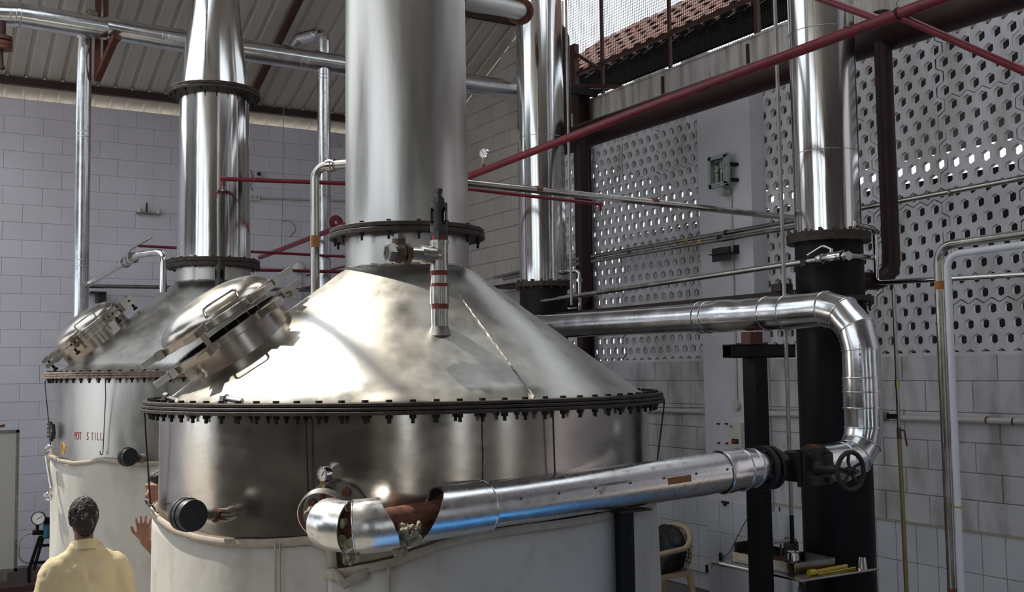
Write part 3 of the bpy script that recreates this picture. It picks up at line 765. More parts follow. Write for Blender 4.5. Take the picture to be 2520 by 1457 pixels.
# ================================================================== VALVES, PIPES, CONDENSERS
def seg_on(pts, r, name, m, parent=None, seg=16, rad=None, n=6, ang=40):
    P_ = fillet(pts, rad, n) if rad else [Vector(p) for p in pts]
    return B().tube(P_, r, seg).build(name, m, parent, ang)
def band(p, d, r, w_, name, m, parent, seg=20):
    d = Vector(d).normalized(); return B().cyl(Vector(p)-d*w_/2, Vector(p)+d*w_/2, r, seg=seg).build(name, m, parent, 40)
def hexnut(p, d, r, h, b=None):
    a, c, d = basis(d); b = b or B(); b.prism(hexpoly(r), h, mfrom(a, c, d, p)); return b

# ---- safety valve on the near cone
def safety_valve(label, base, zs, s=1, full=True):
    """zs: heights of base, red joint, coupling bottom, coupling top, tee bottom, tee centre, tee top, body bottom, body top, bolt top"""
    x, y = base.x, base.y; V = lambda z: Vector((x, y, z)); z = zs
    r = thing('safety_valve', label, 'safety valve', base)
    if full:
        B().cyl(V(z[0]-.05), V(z[4]), .0445*s, seg=28).build('stub_pipe', 'steel_pipe', r, 40)
        B().lathe([(.0445*s, z[0]+.02), (.054*s, z[0]-.005), (.066*s, z[0]-.03), (.050*s, z[0]-.05)], (x, y, 0), ZUP, 24).build('weld_collar', 'steel_dull', r, 50)
        B().cyl(V(z[1]-.012), V(z[1]+.014), .0465*s, seg=24).build('sealant', 'red_sealant', r, 40)
        B().cyl(V(z[2]), V(z[3]), .0505*s, seg=28).build('coupling', 'steel_pipe', r, 40)
        B().cyl(V(z[3]-.002), V(z[3]+.018), .0462*s, seg=24).build('sealant', 'red_sealant', r, 40)
        B().cyl(V(z[4]-.03), V(z[4]+.004), .0470*s, seg=24).build('sealant', 'red_sealant', r, 40)
        t = B(); t.cyl(V(z[4]), V(z[6]), .0465*s, seg=28); t.cyl(V(z[4]-.006), V(z[4]+.02), .0505*s, seg=28); t.cyl(V(z[6]-.02), V(z[6]), .0505*s, seg=28)
        t.lathe([(.047, 0), (.056, .012), (.047, .03)], V(z[5])-ZUP*0, (-1, 0, 0), 24)
        t.cyl(V(z[5]), V(z[5])+Vector((-.085, 0, 0)), .046*s, seg=28); t.build('tee', 'steel_pipe', r, 40)
        B().cyl(V(z[5])+Vector((-.08, 0, 0)), V(z[5])+Vector((-.100, 0, 0)), .050*s, seg=28).build('tee_lip', 'steel_pipe', r, 40)
        B().cyl(V(z[5])+Vector((-.098, 0, 0)), V(z[5])+Vector((-.175, 0, 0)), .038*s, seg=24).build('branch_pipe', 'steel_polish', r, 40)
        # bronze swing check valve pointing to the left
        o = V(z[5])+Vector((-.172, 0, 0)); d = Vector((-1, 0, 0)); k = B()
        hexnut(o, d, .054, .030, k); k.lathe([(.040, .028), (.052, .045), (.056, .062), (.052, .082), (.042, .096)], o, d, 24)
        ck = k.build('check_valve', 'bronze', r, 40)
        k = B(); a_, b_, _ = basis(d); hx = hexpoly(.055)
        k.lathe([(.036, .094), (.055, .094), (.055, .124), (.050, .130), (.036, .130)], o, d, 6, close=True); k.build('outlet_nut', 'steel_dull', ck, 20)
        B().cyl(o+d*.128, o+d*.10, .036, seg=20).build('outlet_bore', 'ink_black', ck, 40)
        B().cyl(o+d*.062, o+d*.062+ZUP*.075, .036, seg=20).build('check_neck', 'bronze', ck, 40)
        k = B(); hexnut(o+d*.062+ZUP*.072, ZUP, .040, .014, k); hexnut(o+d*.062+ZUP*.086, ZUP, .026, .014, k); k.build('check_cap', 'steel_dull', ck, 20)
        B().cyl(V(z[6]-.002), V(z[6]+.026), .047*s, seg=24).build('sealant', 'red_sealant', r, 40)
    else:
        B().cyl(V(z[0]-.05), V(z[6]+.02), .04*s, seg=20).build('stub_pipe', 'steel_pipe', r, 40)
    hb = B(); hexnut(V(z[7]-.045), ZUP, .052*s, .05, hb); hb.build('valve_nut', 'iron_grey', r, 20)
    # slotted bonnet: six ribs between two collars round a dark spring
    R = .046*s; zb0, zb1 = z[7], z[8]; h = zb1-zb0
    k = B(); k.lathe([(R*.6, zb0), (R, zb0), (R, zb0+h*.26), (R*.6, zb0+h*.26)], (x, y, 0), ZUP, 24, close=True)
    k.lathe([(R*.6, zb1-h*.17), (R, zb1-h*.17), (R, zb1), (R*.6, zb1)], (x, y, 0), ZUP, 24, close=True)
    for q in range(4):
        a = q*PI/2+.95; k.lathe([(R*.82, zb0+h*.2), (R, zb0+h*.2), (R, zb1-h*.12), (R*.82, zb1-h*.12)], (x, y, 0), ZUP, 6, a-.42, a+.42, close=True)
        for zz_, sg in ((zb0+h*.26, 1), (zb1-h*.17, -1)):
            for sd in (-1, 1):
                k.lathe([(R*.82, zz_), (R, zz_), (R, zz_+sg*h*.07), (R*.82, zz_+sg*h*.07)], (x, y, 0), ZUP, 2, min(a+sd*.42, a+sd*.60), max(a+sd*.42, a+sd*.60), close=True)
    bon = k.build('slotted_bonnet', 'iron_grey', r, 40)
    sp = [V(zb0+h*.1+h*.75*i/60)+Vector((math.cos(i*.9), math.sin(i*.9), 0))*R*.55 for i in range(61)]
    B().tube(sp, .006*s, 6).build('spring', 'ink_black', bon, 50)
    B().cyl(V(zb0), V(zb1), R*.40, seg=12).build('spindle', 'ink_black', bon, 40)
    k = B(); hexnut(V(zb1), ZUP, .034*s, .022*s, k); hexnut(V(zb1+.022*s), ZUP, .027*s, .010*s, k); k.build('lock_nut', 'iron_grey', r, 20)
    k = B(); k.cyl(V(zb1+.03*s), V(z[9]-.016), .017*s, seg=12); hexnut(V(z[9]-.018), ZUP, .023*s, .018*s, k); k.build('adjusting_bolt', 'iron_grey', r, 20)
    return r
vb = Vector((2.544, 4.993, 2.613))
safety_valve('red sealed safety valve with side check valve on the near cone', vb, [2.613, 2.735, 2.75, 2.84, 2.93, 3.008, 3.085, 3.125, 3.285, 3.362])
vb2 = onc(541, 712, C2, .49)
zz0 = vb2.z
safety_valve('small slotted safety valve on the far cone below its neck flange', vb2, [zz0, 0, 0, 0, 0, 0, zz0+.01, zz0+.05, zon(541, 656, C2, .49), zon(541, 636, C2, .49)], .95, False)

# ---- gauges
def gauge(label, c, axis, R, depth, m_case, dial=True, group=None, needle=.8, stem=None, stem_parts=(), rear=False):
    c = Vector(c); ax = Vector(axis).normalized(); a, b_, _ = basis(ax); r = thing('pressure_gauge', label, 'gauge', c, group)
    up_ = (ZUP-ax*ZUP.dot(ax)); up_ = up_.normalized() if up_.length > .1 else a; rt = up_.cross(ax)
    B().lathe([(.001, -depth), (R*.93, -depth), (R*.96, -depth+.006), (R*.96, -.02), (R, -.018), (R, 0), (R*.9, .004), (R*.88, -.004), (.001, -.004)], c, ax, 40).build('case', m_case, r, 35)
    if dial:
        B().lathe([(.001, .0), (R*.87, .0)], c-ax*.002, ax, 32).build('dial', 'dial_white', r, 0)
        t = B()
        for k in range(11):
            q = math.radians(225-27*k); d = rt*math.cos(q)+up_*math.sin(q); t.bar(c+d*R*.68-ax*.001, c+d*R*.82-ax*.001, R*.03, .001, ax)
        t.build('dial_ticks', 'ink_black', r, 0)
        d = rt*math.cos(needle)+up_*math.sin(needle); n = B(); n.bar(c-d*R*.25, c+d*R*.62, R*.06, .002, ax); n.build('needle', 'ink_black', r, 0)
    return r
# big black gauges seen from behind on their stems
def stem_gauge(label, c_still, R_still, gp, sp, R, depth, ax):
    """gp: gauge centre, sp: point on the still wall"""
    g_ = gauge(label, gp, ax, R, depth, 'black_gauge', False)
    gp, sp = Vector(gp), Vector(sp); d = (gp-sp).normalized()
    B().lathe([(.001, -depth*.55), (R*1.02, -depth*.55), (R*1.02, -depth*.40), (R*.98, -depth*.38)], gp, ax, 40).build('rear_ring', 'black_gauge', g_, 35)
    axn = Vector(ax).normalized(); a, b_, _ = basis(axn)
    for q in (.5, 2.6, 4.7):
        B().cyl(gp-axn*(depth+.003)+(a*math.cos(q)+b_*math.sin(q))*R*.45, gp-axn*(depth-.002)+(a*math.cos(q)+b_*math.sin(q))*R*.45, R*.07, seg=8).build('case_screw', 'ink_black', g_, 30)
    L = (gp-sp).length
    k = B(); k.cyl(sp-d*.02, sp+d*.055, .034, seg=24); k.build('socket', 'steel_pipe', g_, 40)
    k = B(); hexnut(sp+d*.05, d, .036, .02, k); k.build('socket_nut', 'rust', g_, 20)
    k = B(); k.cyl(sp+d*.068, sp+d*.105, .026, seg=20); k.cyl(sp+d*.105, sp+d*.13, .021, seg=20); k.cyl(sp+d*.13, sp+d*.15, .014, seg=16); k.build('adapter', 'steel_dull', g_, 40)
    B().cyl(sp+d*.14, gp-axn*depth*.5, .009, seg=12).build('stem', 'ink_black', g_, 40)
sp = onc(556, 1268, C1, 1.436); nrm = (sp-Vector((*C1, sp.z))).normalized()
gp = at(452, 1265, (sp-CP).dot(CF)-.19)
stem_gauge('large black gauge sticking out of the near still seen from behind', C1, 1.436, gp, sp, .078, .095, -(Vector((CF.x, CF.y, 0)).normalized()*-.70+Vector((CR.x, CR.y, 0))*.71))
sp = onc(352, 1130, C2, 1.445); gp = at(309, 1124, (sp-CP).dot(CF)-.17)
stem_gauge('black gauge above the cream canvas on the far still', C2, 1.445, gp, sp, .078, .07, -(Vector((CF.x, CF.y, 0)).normalized()*-.60+Vector((CR.x, CR.y, 0))*.8))

# ---- lower lagged pipe out of the near still, with gate valve, riser and upper run
PY = 4.43
def zl(x): return 1.735+.046*(x-2.0)
S = onc(830, 1222, C1, 1.436); nS = (S-Vector((*C1, S.z))).normalized(); S.z = 1.735
lp = thing('lagged_pipe', 'torn aluminium lagged pipe running from the near still to the gate valve', 'pipe', (3.1, PY, zl(3.1)))
path = [S-nS*.03, at(790, 1278, 4.74), at(848, 1297, 4.60), at(915, 1292, 4.60), Vector((2.12, PY-.01, zl(2.1))), Vector((2.4, PY, zl(2.4))), Vector((4.22, PY, zl(4.22)))]
full = fillet(path, .12, 8)
B().tube(full, .062, 20).build('inner_pipe', 'rust', lp, 40)
B().lathe([(.0, .0), (.155, .0), (.158, .003), (.158, .026), (.155, .03), (.06, .03)], S+nS*.004, nS, 48).build('body_flange', 'steel_dull', lp, 35)
for k in range(8):
    a_, b_, _ = basis(nS); q = 2*PI*k/8+.3; p = S+nS*.032+(a_*math.cos(q)+b_*math.sin(q))*.122
    hexnut(p, nS, .021, .022).build('flange_nut', 'rust', lp, 20)
def sub_path(pts, s0, s1):
    L = [0]
    for i in range(1, len(pts)): L.append(L[-1]+(pts[i]-pts[i-1]).length)
    def pt(s):
        for i in range(1, len(pts)):
            if L[i] >= s: return pts[i-1].lerp(pts[i], (s-L[i-1])/max(L[i]-L[i-1], 1e-9))
        return pts[-1]
    n = 8; return [pt(s0+(s1-s0)*k/n) for k in range(n+1)]
def shell(b, pts, r, th=.004, seg=40, d0=None, d1=None):
    """open-ended sleeve with thickness; d0/d1 override the plane normals at the ends"""
    m = len(pts); vs = []
    ts = [(pts[min(i+1, m-1)]-pts[max(i-1, 0)]).normalized() for i in range(m)]
    for rr in (r, r-th):
        for i in range(m):
            t = ts[i]; a_ = t.cross(ZUP).normalized(); c_ = a_.cross(t).normalized()
            for j in range(seg):
                e = a_*math.cos(2*PI*j/seg)+c_*math.sin(2*PI*j/seg); p = pts[i]+e*rr
                nd = d0 if (i == 0 and d0 is not None) else d1 if (i == m-1 and d1 is not None) else None
                if nd is not None:
                    k = (pts[i]-p).dot(nd)/t.dot(nd); p = p+t*k
                vs.append(p)
    o = m*seg; fs = []
    for i in range(m-1):
        for j in range(seg):
            j2 = (j+1) % seg; fs += [(i*seg+j, i*seg+j2, (i+1)*seg+j2, (i+1)*seg+j), (o+i*seg+j, o+(i+1)*seg+j, o+(i+1)*seg+j2, o+i*seg+j2)]
    for i in (0, m-1):
        fs += [(i*seg+j, o+i*seg+j, o+i*seg+(j+1) % seg, i*seg+(j+1) % seg) for j in range(seg)]
    return b.add(vs, fs)
tot = sum((full[i]-full[i-1]).length for i in range(1, len(full)))
# three pieces of the torn elbow, with gaps between
def interp(P_, n=6):
    out = []
    for i in range(len(P_)-1):
        for k in range(n): out.append(P_[i].lerp(P_[i+1], k/n))
    return out+[P_[-1]]
e1 = interp([at(800, 1258, 4.82), at(793, 1270, 4.775)], 4); e2 = interp([at(808, 1287, 4.68), at(832, 1294, 4.615), at(860, 1297, 4.595)], 5); e3 = interp([at(874, 1297, 4.595), at(905, 1294, 4.598), at(944, 1290, 4.62)], 5)
b = shell(B(), e1, .116); b.build('jacket_ring', 'aluminium_worn', lp, 40)
b = shell(B(), e2, .110); b.build('jacket_piece', 'aluminium_worn', lp, 40)
tx = Vector((1, 0, .046)).normalized()
b = shell(B(), e3, .117, d1=Vector((1, 0, .42)).normalized()); b.build('jacket_piece', 'aluminium_worn', lp, 40)
def bead(p, d, r, t, name='swage_bead', m='aluminium', parent=None, seg=40):
    a_, b_, _ = basis(d); return B().tube([Vector(p)+(a_*math.cos(2*PI*k/seg)+b_*math.sin(2*PI*k/seg))*r for k in range(seg)], t, 6, closed=True).build(name, m, parent, 60)
bead(e3[0], e3[1]-e3[0], .117, .004, parent=lp); bead(e2[-1], e2[-1]-e2[-2], .110, .0035, parent=lp)
X0 = 2.17
# overlapping sleeve end, then the long jacket with its riveted lap seam
def lx(x): return Vector((x, PY, zl(x)))
b = shell(B(), [lx(X0+.02+.30*k/6) for k in range(7)], .119, d0=Vector((1, -.15, -.55)).normalized()); b.build('jacket_sleeve', 'aluminium_worn', lp, 40)
bead(lx(X0+.32), tx, .119, .004, parent=lp)
ROLLT = .9
def lagged(name, x0, x1, r, parent, n=26):
    pts = [lx(x0+(x1-x0)*k/n) for k in range(n+1)]; seg = 48; vs = []
    for i, p in enumerate(pts):
        for j in range(seg):
            q = 2*PI*j/seg; dent = 1-.05*max(0, math.sin(p.x*3.1+1))*max(0, -math.sin(q))**3+.012*math.sin(p.x*13+q*3)*max(0, -math.sin(q))
            vs.append(p+Vector((0, -math.cos(q), math.sin(q)))*r*dent)
    fs = [(i*seg+j, i*seg+(j+1) % seg, (i+1)*seg+(j+1) % seg, (i+1)*seg+j) for i in range(n) for j in range(seg)]
    return B().add(vs, fs).build(name, 'aluminium_worn', parent, 50)
lagged('jacket', X0+.30, 3.97, .110, lp)
lap = B()
for sgz, xx0, xx1 in ((.35, X0+.34, 3.97),):
    e = Vector((0, -math.cos(sgz), math.sin(sgz))); lap.bar(lx(xx0)+e*.112, lx(xx1)+e*.112, .003, .012, e.cross(tx))
lap.build('lap_seam', 'aluminium', lp, 0)
e = Vector((0, -math.cos(.27), math.sin(.27)))
for k in range(7): B().ball(lx(2.62+.215*k)+e*.112, .0065, 8, 6).build('rivet', 'rust', lp, 40)
# crumpled end sleeve and its dark mouth
pts = [lx(3.95+.30*k/6) for k in range(7)]; rr = [.116, .119, .113, .116, .108, .104, .092]
b = B(); b.tube(pts, rr, 40, caps=False); b.build('end_sleeve', 'aluminium', lp, 50)
for x_ in (3.96, 4.10, 4.19): bead(lx(x_), tx, .117 if x_ < 4.15 else .107, .004, parent=lp)
e = Vector((0, -math.cos(.1), math.sin(.1))); B().box(lx(3.58)+e*.111, (.15, .004, .035), Matrix.Rotation(-.05, 3, 'Y')).build('rust_patch', 'tape_brown', lp, 0)
# torn mineral wool in the gaps
def wool(pts, r, n, parent, spread):
    b = B()
    for k in range(n):
        p = random.choice(pts)+Vector((random.uniform(-1, 1), random.uniform(-1, 1), random.uniform(-1, .5)))*spread
        b.ball(p, random.uniform(.4, 1)*r, 6, 5, (random.uniform(.6, 1.4), random.uniform(.6, 1.4), random.uniform(.6, 1.6)))
    o = b.build('mineral_wool', 'wool', parent, 80); o['kind'] = 'stuff'; return o
wool([at(796, 1280, 4.72)], .020, 50, lp, .068); wool([at(867, 1298, 4.595)], .020, 60, lp, .070)
wool([at(975, 1308, 4.66), at(990, 1315, 4.66), at(1003, 1302, 4.68)], .022, 90, lp, .045)
wool([at(864, 1372, 4.56)], .015, 20, lp, .022); wool([at(986, 1350, 4.62)], .018, 30, lp, .028)
# small chrome gauge standing on the elbow
gs = at(793, 1235, 4.90)
zt_ = at(793, 1168, 4.90).z
g_ = gauge('small chrome gauge standing over the torn pipe elbow', (gs.x, gs.y, zt_), (-.93, -.25, 0), .036, .034, 'chrome', True)
B().cyl(gs-ZUP*.04, (gs.x, gs.y, gs.z+.055), .016, seg=12).build('nipple', 'rust', g_, 40)
k = B(); hexnut((gs.x, gs.y, gs.z+.05), ZUP, .014, .03, k); k.cyl((gs.x, gs.y, gs.z+.08), (gs.x, gs.y, zt_-.03), .008, seg=10); k.build('stem', 'brass', g_, 30)

# gate valve with handwheel
gv = thing('gate_valve', 'black gate valve with handwheel between lower pipe and riser', 'valve', (4.5, PY, zl(4.5)-.14))
zv = 1.83; VX = Vector((1, 0, 0)); VD = Vector((0, -1, 0))
def fl(x, r, t, parent, m='cast_black', bolts=8):
    f = B().lathe([(.03, -t/2), (r-.004, -t/2), (r, -t/2+.004), (r, t/2-.004), (r-.004, t/2), (.03, t/2)], (x, PY, zv), VX, 48, close=True).build('flange', m, parent, 35)
    for k in range(bolts):
        q = 2*PI*k/bolts+.39; p = Vector((x, PY+math.cos(q)*r*.74, zv+math.sin(q)*r*.74))
        hexnut(p-VX*(t/2+.018), VX, .017, .05+t).build('bolt', 'cast_black', f, 20)
fl(4.275, .125, .028, gv); fl(4.325, .122, .024, gv); fl(4.66, .112, .026, gv, 'rust'); fl(4.70, .112, .022, gv)
b = B(); b.lathe([(.07, 4.33), (.062, 4.37), (.075, 4.42), (.088, 4.47), (.088, 4.53), (.075, 4.58), (.062, 4.62), (.07, 4.66)], (0, PY, zv), VX, 32); b.build('valve_body', 'cast_black', gv, 50)
b = B(); b.box((4.50, PY-.075, zv), (.15, .11, .16)); b.build('bonnet_neck', 'cast_black', gv, 0)
b = B(); b.box((4.50, PY-.145, zv), (.205, .03, .205)); b.box((4.50, PY-.178, zv), (.19, .026, .19)); bn = b.build('bonnet_plate', 'cast_black', gv, 0)
for sx in (-1, 1):
    for sz in (-1, 1): hexnut((4.50+sx*.072, PY-.19, zv+sz*.072), VD, .017, .03).build('bonnet_bolt', 'cast_black', bn, 20)
b = B(); b.lathe([(.045, .19), (.035, .22), (.028, .30), (.02, .34)], (4.50, PY, zv), VD, 20); b.box((4.50, PY-.26, zv+.05), (.06, .03, .05)); b.build('gland', 'cast_black', gv, 40)
b = B(); b.bar((4.50, PY-.19, zv+.02), (4.50, PY-.40, zv-.005), .035, .02); b.cyl((4.50, PY-.18, zv), (4.50, PY-.47, zv), .012, seg=12); b.build('stem', 'iron_grey', gv, 40)
wc = Vector((4.50, PY-.42, zv)); b = B(); n = 40
b.tube([wc+Vector((math.cos(2*PI*k/n), 0, math.sin(2*PI*k/n)))*.100 for k in range(n)], .013, 10, closed=True)
for k in range(5):
    q = 2*PI*k/5+.4; b.tube([wc, wc+Vector((math.cos(q)*.05, .012, math.sin(q)*.05)), wc+Vector((math.cos(q)*.098, 0, math.sin(q)*.098))], .009, 8)
b.cyl(wc+Vector((0, .025, 0)), wc-Vector((0, .025, 0)), .022, seg=16); b.build('handwheel', 'cast_black', gv, 50)

# riser with lobster-back bends
UX, UZ = 5.10, 2.745
rs_ = thing('lagged_riser', 'shiny aluminium lagged pipe rising from the gate valve and bending to the back', 'pipe', (UX, PY, zv))
rp = [Vector((4.71, PY, zv)), Vector((UX, PY, zv)), Vector((UX, PY, UZ)), Vector((UX, 10.2, UZ+.04))]
RJ = .112
low = fillet(rp[:3], .20, 3); upb = fillet(rp[1:], .26, 3)
B().tube([rp[0]]+low[1:5]+[Vector((UX, PY, 2.34))], RJ, 40, caps=True).build('jacket_bend', 'aluminium', rs_, 12)
for i in range(1, 5): bead(low[i], (low[i+1]-low[i-1]), RJ+.001, .005, parent=rs_)
B().tube([Vector((UX, PY, 2.14)), Vector((UX, PY, 2.32))], RJ+.003, 40, caps=False).build('jacket_sleeve', 'aluminium', rs_, 40)
for z in (2.14, 2.235, 2.32): bead((UX, PY, z), ZUP, RJ+.004, .005, parent=rs_)
B().tube([Vector((UX, PY, 2.30))]+upb[1:5]+[Vector((UX, 5.02, UZ))], RJ, 40, caps=False).build('jacket_bend', 'aluminium', rs_, 12)
for i in range(1, 5): bead(upb[i], (upb[i+1]-upb[i-1]), RJ+.001, .005, parent=rs_)
e = Vector((-.80, -.60, 0)); b = B(); b.bar(Vector((UX, PY, 2.33))+e*RJ, Vector((UX, PY, 2.52))+e*RJ, .004, .006, e); b.build('lap_seam', 'aluminium', rs_, 0)
for z in (2.145, 2.30, 2.36, 2.46): B().ball(Vector((UX, PY, z))+e*(RJ+.003), .007, 8, 6).build('rivet', 'steel_dull', rs_, 40)
lu = thing('lagged_pipe', 'long aluminium lagged pipe resting on the black T support', 'pipe', (UX, 7, UZ))
def ux(y): return Vector((UX, y, UZ+.010*(y-5)))
b = B(); pts = []; rr = []
for k in range(25):
    y = 5.0+.95*k/24; pts.append(ux(y)); rr.append(.113+.004*math.sin(y*17)-.008*max(0, math.sin((y-5.1)*9))**4)
b.tube(pts, rr, 40, caps=False); b.build('dented_sleeve', 'aluminium', lu, 50)
B().tube([ux(5.85), ux(8.35), ux(10.2)], .104, 40).build('jacket', 'aluminium', lu, 50)
for y in (5.02, 5.20, 5.78, 5.86, 8.05, 8.14): bead(ux(y), (0, 1, .01), .114 if y < 5.9 else .106, .004, parent=lu)
e = Vector((-.98, 0, -.42)).normalized(); B().bar(ux(5.05)+e*.115, ux(5.8)+e*.115, .006, .003, e).build('lap_seam', 'aluminium', lu, 0)
# T support
ts = thing('t_support', 'black square tube T support under the lagged pipe', 'support', (UX+.03, 5.37, 0))
B().bbox((UX-.026, 5.31, 0), (UX+.086, 5.43, 2.46)).build('post', 'black_paint', ts, 0)
ta = B(); ta.bbox((4.885, 5.325, 2.455), (5.47, 5.415, 2.462)); ta.bbox((4.885, 5.325, 2.538), (5.47, 5.415, 2.545)); ta.bbox((4.885, 5.325, 2.455), (5.47, 5.332, 2.545)); ta.bbox((4.885, 5.408, 2.455), (5.47, 5.415, 2.545)); ta.build('cross_arm', 'black_paint', ts, 0)
b = B(); b.bbox((5.03, 5.30, 2.545), (5.19, 5.44, 2.558)); b.bbox((5.055, 5.325, 2.556), (5.165, 5.415, 2.63)); b.build('saddle', 'oxide_bracket', ts, 0)
b = B(); b.bbox((5.02, 5.26, 0), (5.24, 5.48, .012)); b.build('base_plate', 'black_paint', ts, 0)
# round prop under the lower pipe
po = thing('pipe_prop', 'black round post propping the lower lagged pipe', 'post', (3.30, PY, 0))
B().cyl((3.30, PY, 0), (3.30, PY, zl(3.3)-.125), .049, seg=28).build('post', 'black_paint', po, 40)
B().cyl((3.30, PY, 0), (3.30, PY, 1.22), .0515, seg=28).build('sleeve', 'black_paint', po, 40)
B().bbox((3.24, PY-.05, zl(3.3)-.128), (3.44, PY+.05, zl(3.3)-.118)).build('rest_plate', 'cast_black', po, 0)
B().cyl((3.30, PY, 0), (3.30, PY, .012), .10, seg=24).build('foot', 'black_paint', po, 40)

# ---- condensers
def condenser(label, c, R, zfl_px, top, base_r, loops):
    r = thing('condenser_column', label, 'condenser', (c[0], c[1], 0))
    px, f1, f0, fr = zfl_px
    z1, z0 = zon(px, f1, c, fr), zon(px, f0, c, fr); z0 = max(z0, z1-.07)
    lathe_part('shell', 'steel_polish', [(R, z1-.01), (R, z1+.8), (R*.995, z1+2), (R*.99, top), (.001, top+.02)], c, r, 64)
    b = B(); disc_ring(b, c, R-.02, fr, z0, z1, 64); fl_ = b.build('flange', 'flange', r, 35)
    ring_bolts(BOLT_R, c, fr-.025, z1, 16, r, .15)
    lathe_part('base', 'black_paint', [(base_r, 0), (base_r, z0+.002)], c, r, 64)
    return r, z1, z0
C3 = (5.755, 8.997); C4 = (5.99, 5.467)
cd3, b1, b0 = condenser('distant steel condenser column with a braided hose at its top', C3, .2377, (1335, 690, 703, .283), 7.4, .241, 0)
cd4, r1_, r0_ = condenser('near steel condenser column on a black base right of the insulated riser', C4, .2377, (2040, 564, 594, .300), 7.2, .243, 0)
b = B(); zq = zon(2050, 733, C4, .30); disc_ring(b, C4, .2, .302, zq-.018, zq+.02, 64); b.build('base_flange', 'cast_black', cd4, 35)
ring_bolts(BOLT_S, C4, .275, zq+.02, 16, cd4, .1)
lathe_part('lower_base', 'black_paint', [(.252, 0), (.252, zq-.01)], C4, cd4, 64)
for c, cd, ys in ((C3, cd3, (330,)), (C4, cd4, (60, 365))):
    for y in ys:
        z = zon(1330 if c is C3 else 2030, y, c, .238); n = 48
        B().tube([(c[0]+.239*math.cos(2*PI*k/n), c[1]+.239*math.sin(2*PI*k/n), z) for k in range(n)], .0025, 6, closed=True).build('weld_ring', 'steel_pipe', cd, 60)
# braided hose from the near column to the distant condenser
ha = onc(1152, 8, C1, .367); he = onc(1285, 28, C3, .24)
ha = Vector((C1[0]+.32, C1[1]+.2, at(1160, 5, 6.9).z))
mid = at(1215, 8, 8.6); end = Vector((he.x, he.y, he.z))
hs = thing('braided_hose', 'thick braided metal hose joining the near column and distant condenser', 'hose', mid)
hp = [at(1120, -15, 7.0), at(1165, 2, 7.7), at(1215, 12, 8.5), at(1258, 22, 9.4), at(1290, 30, 10.25)]
cur = []
for i in range(33):
    t = i/32*(len(hp)-1); k = min(int(t), len(hp)-2); cur.append(hp[k].lerp(hp[k+1], t-k))
B().tube(cur, [.078+.003*(i % 2) for i in range(33)], 24).build('braid', 'braid', hs, 50)
d = (hp[-1]-hp[-2]).normalized(); b = B()
b.lathe([(.02, -.36), (.125, -.36), (.125, -.32), (.105, -.315), (.105, -.30), (.125, -.295), (.125, -.255), (.085, -.25), (.085, .0)], hp[-1], d, 32); b.build('end_flange', 'rust', hs, 35)
seg_on([hp[0]-(hp[1]-hp[0]).normalized()*.25, hp[0]], .085, 'start_flange', 'rust', hs, 24)

# ---- red header pipe and its drops
HX = 6.60; zh = onx(1700, 232, HX).z
hd = thing('header_pipe', 'thick dark red header pipe crossing in front of the hexagon screens', 'pipe', (HX, 6, zh))
pa = onx(1500, 313, HX); pb = onx(2440, -5, HX); dirh = (pb-pa).normalized()
B().tube([pa-dirh*1.05, pa, pb, pb+dirh*2.5], .138, 32).build('pipe_run', 'oxide_paint', hd, 40)
def drop(px0, px1, py_end, c, z_end, r, bend):
    d3 = None
drp = thing('drop_pipe', 'dark red drop pipe beside the near condenser bending into its base', 'pipe', (HX, 4.8, 2.7))
q0 = onx(2180, 300, 6.55); ze = onc(2150, 678, C4, .4).z
ptop = Vector((6.55, q0.y, zh+.1)); pbot = Vector((6.55, q0.y, ze)); tgt = Vector((C4[0]+.2, q0.y+.10, ze))
B().tube(fillet([ptop, pbot, tgt], .16, 10), .066, 24).build('pipe_run', 'oxide_paint', drp, 50)
B().cyl(tgt+Vector((.07, 0, 0)), tgt+Vector((.02, 0, 0)), .11, seg=24).build('end_flange', 'cast_black', drp, 40)
drp2 = thing('drop_pipe', 'dark red drop pipe beside the distant condenser bending into its base', 'pipe', (6.3, 8.6, 2.7))
q0 = onx(1437, 500, 6.42); q1 = onx(1425, 745, 6.42); ze = q1.z
B().tube(fillet([Vector((6.42, q0.y, onx(1435, 345, 6.42).z)), Vector((6.42, q0.y, ze)), Vector((C3[0]+.2, q0.y+.02, ze))], .16, 10), .062, 24).build('pipe_run', 'oxide_paint', drp2, 50)
gn = thing('gooseneck_pipe', 'dark red gooseneck pipe hugging the back of the distant condenser', 'pipe', (6.2, 8.9, 5))
qa = onx(1392, 330, 6.25); qb = onx(1384, 92, 6.25)
B().tube(fillet([qa-ZUP*.1, Vector((qa.x, qa.y, qb.z+.12)), Vector((C3[0]+.1, qa.y+.03, qb.z+.10))], .16, 10), .062, 24).build('pipe_run', 'oxide_paint', gn, 50)
# bright red pipe along the hall with its gauge and braces
RX = 4.55
rp_ = thing('red_pipe', 'long bright red pipe crossing in front of both condensers', 'pipe', (RX, 8, 4.2))
ra = onx(1540, 284, RX); rb = onx(2160, 53, RX); rd = (rb-ra).normalized(); rcn = onx(640, 634, RX)
B().tube([rcn, ra, rb, rb+rd*2.0], .031, 24).build('pipe_run', 'red_paint', rp_, 40)
pd = onx(826, 548, RX); B().lathe([(.02, -.02), (.085, -.02), (.085, .0), (.02, .0)], pd, (rcn-ra), 28, close=True).build('pipe_disc', 'red_paint', rp_, 35)
j0 = onx(2170, 50, RX)
br1 = at(2015, -6, (j0-CP).dot(CF)+.5); br1 = j0+(br1-j0)*1.6
tag(seg_on([j0, br1], .022, 'pipe_brace', 'red_paint'), 'thin red brace running up and back from the red pipe junction', 'pipe')
j1 = onx(2208, 38, RX); br2 = at(2530, 180, (j1-CP).dot(CF)-.35)
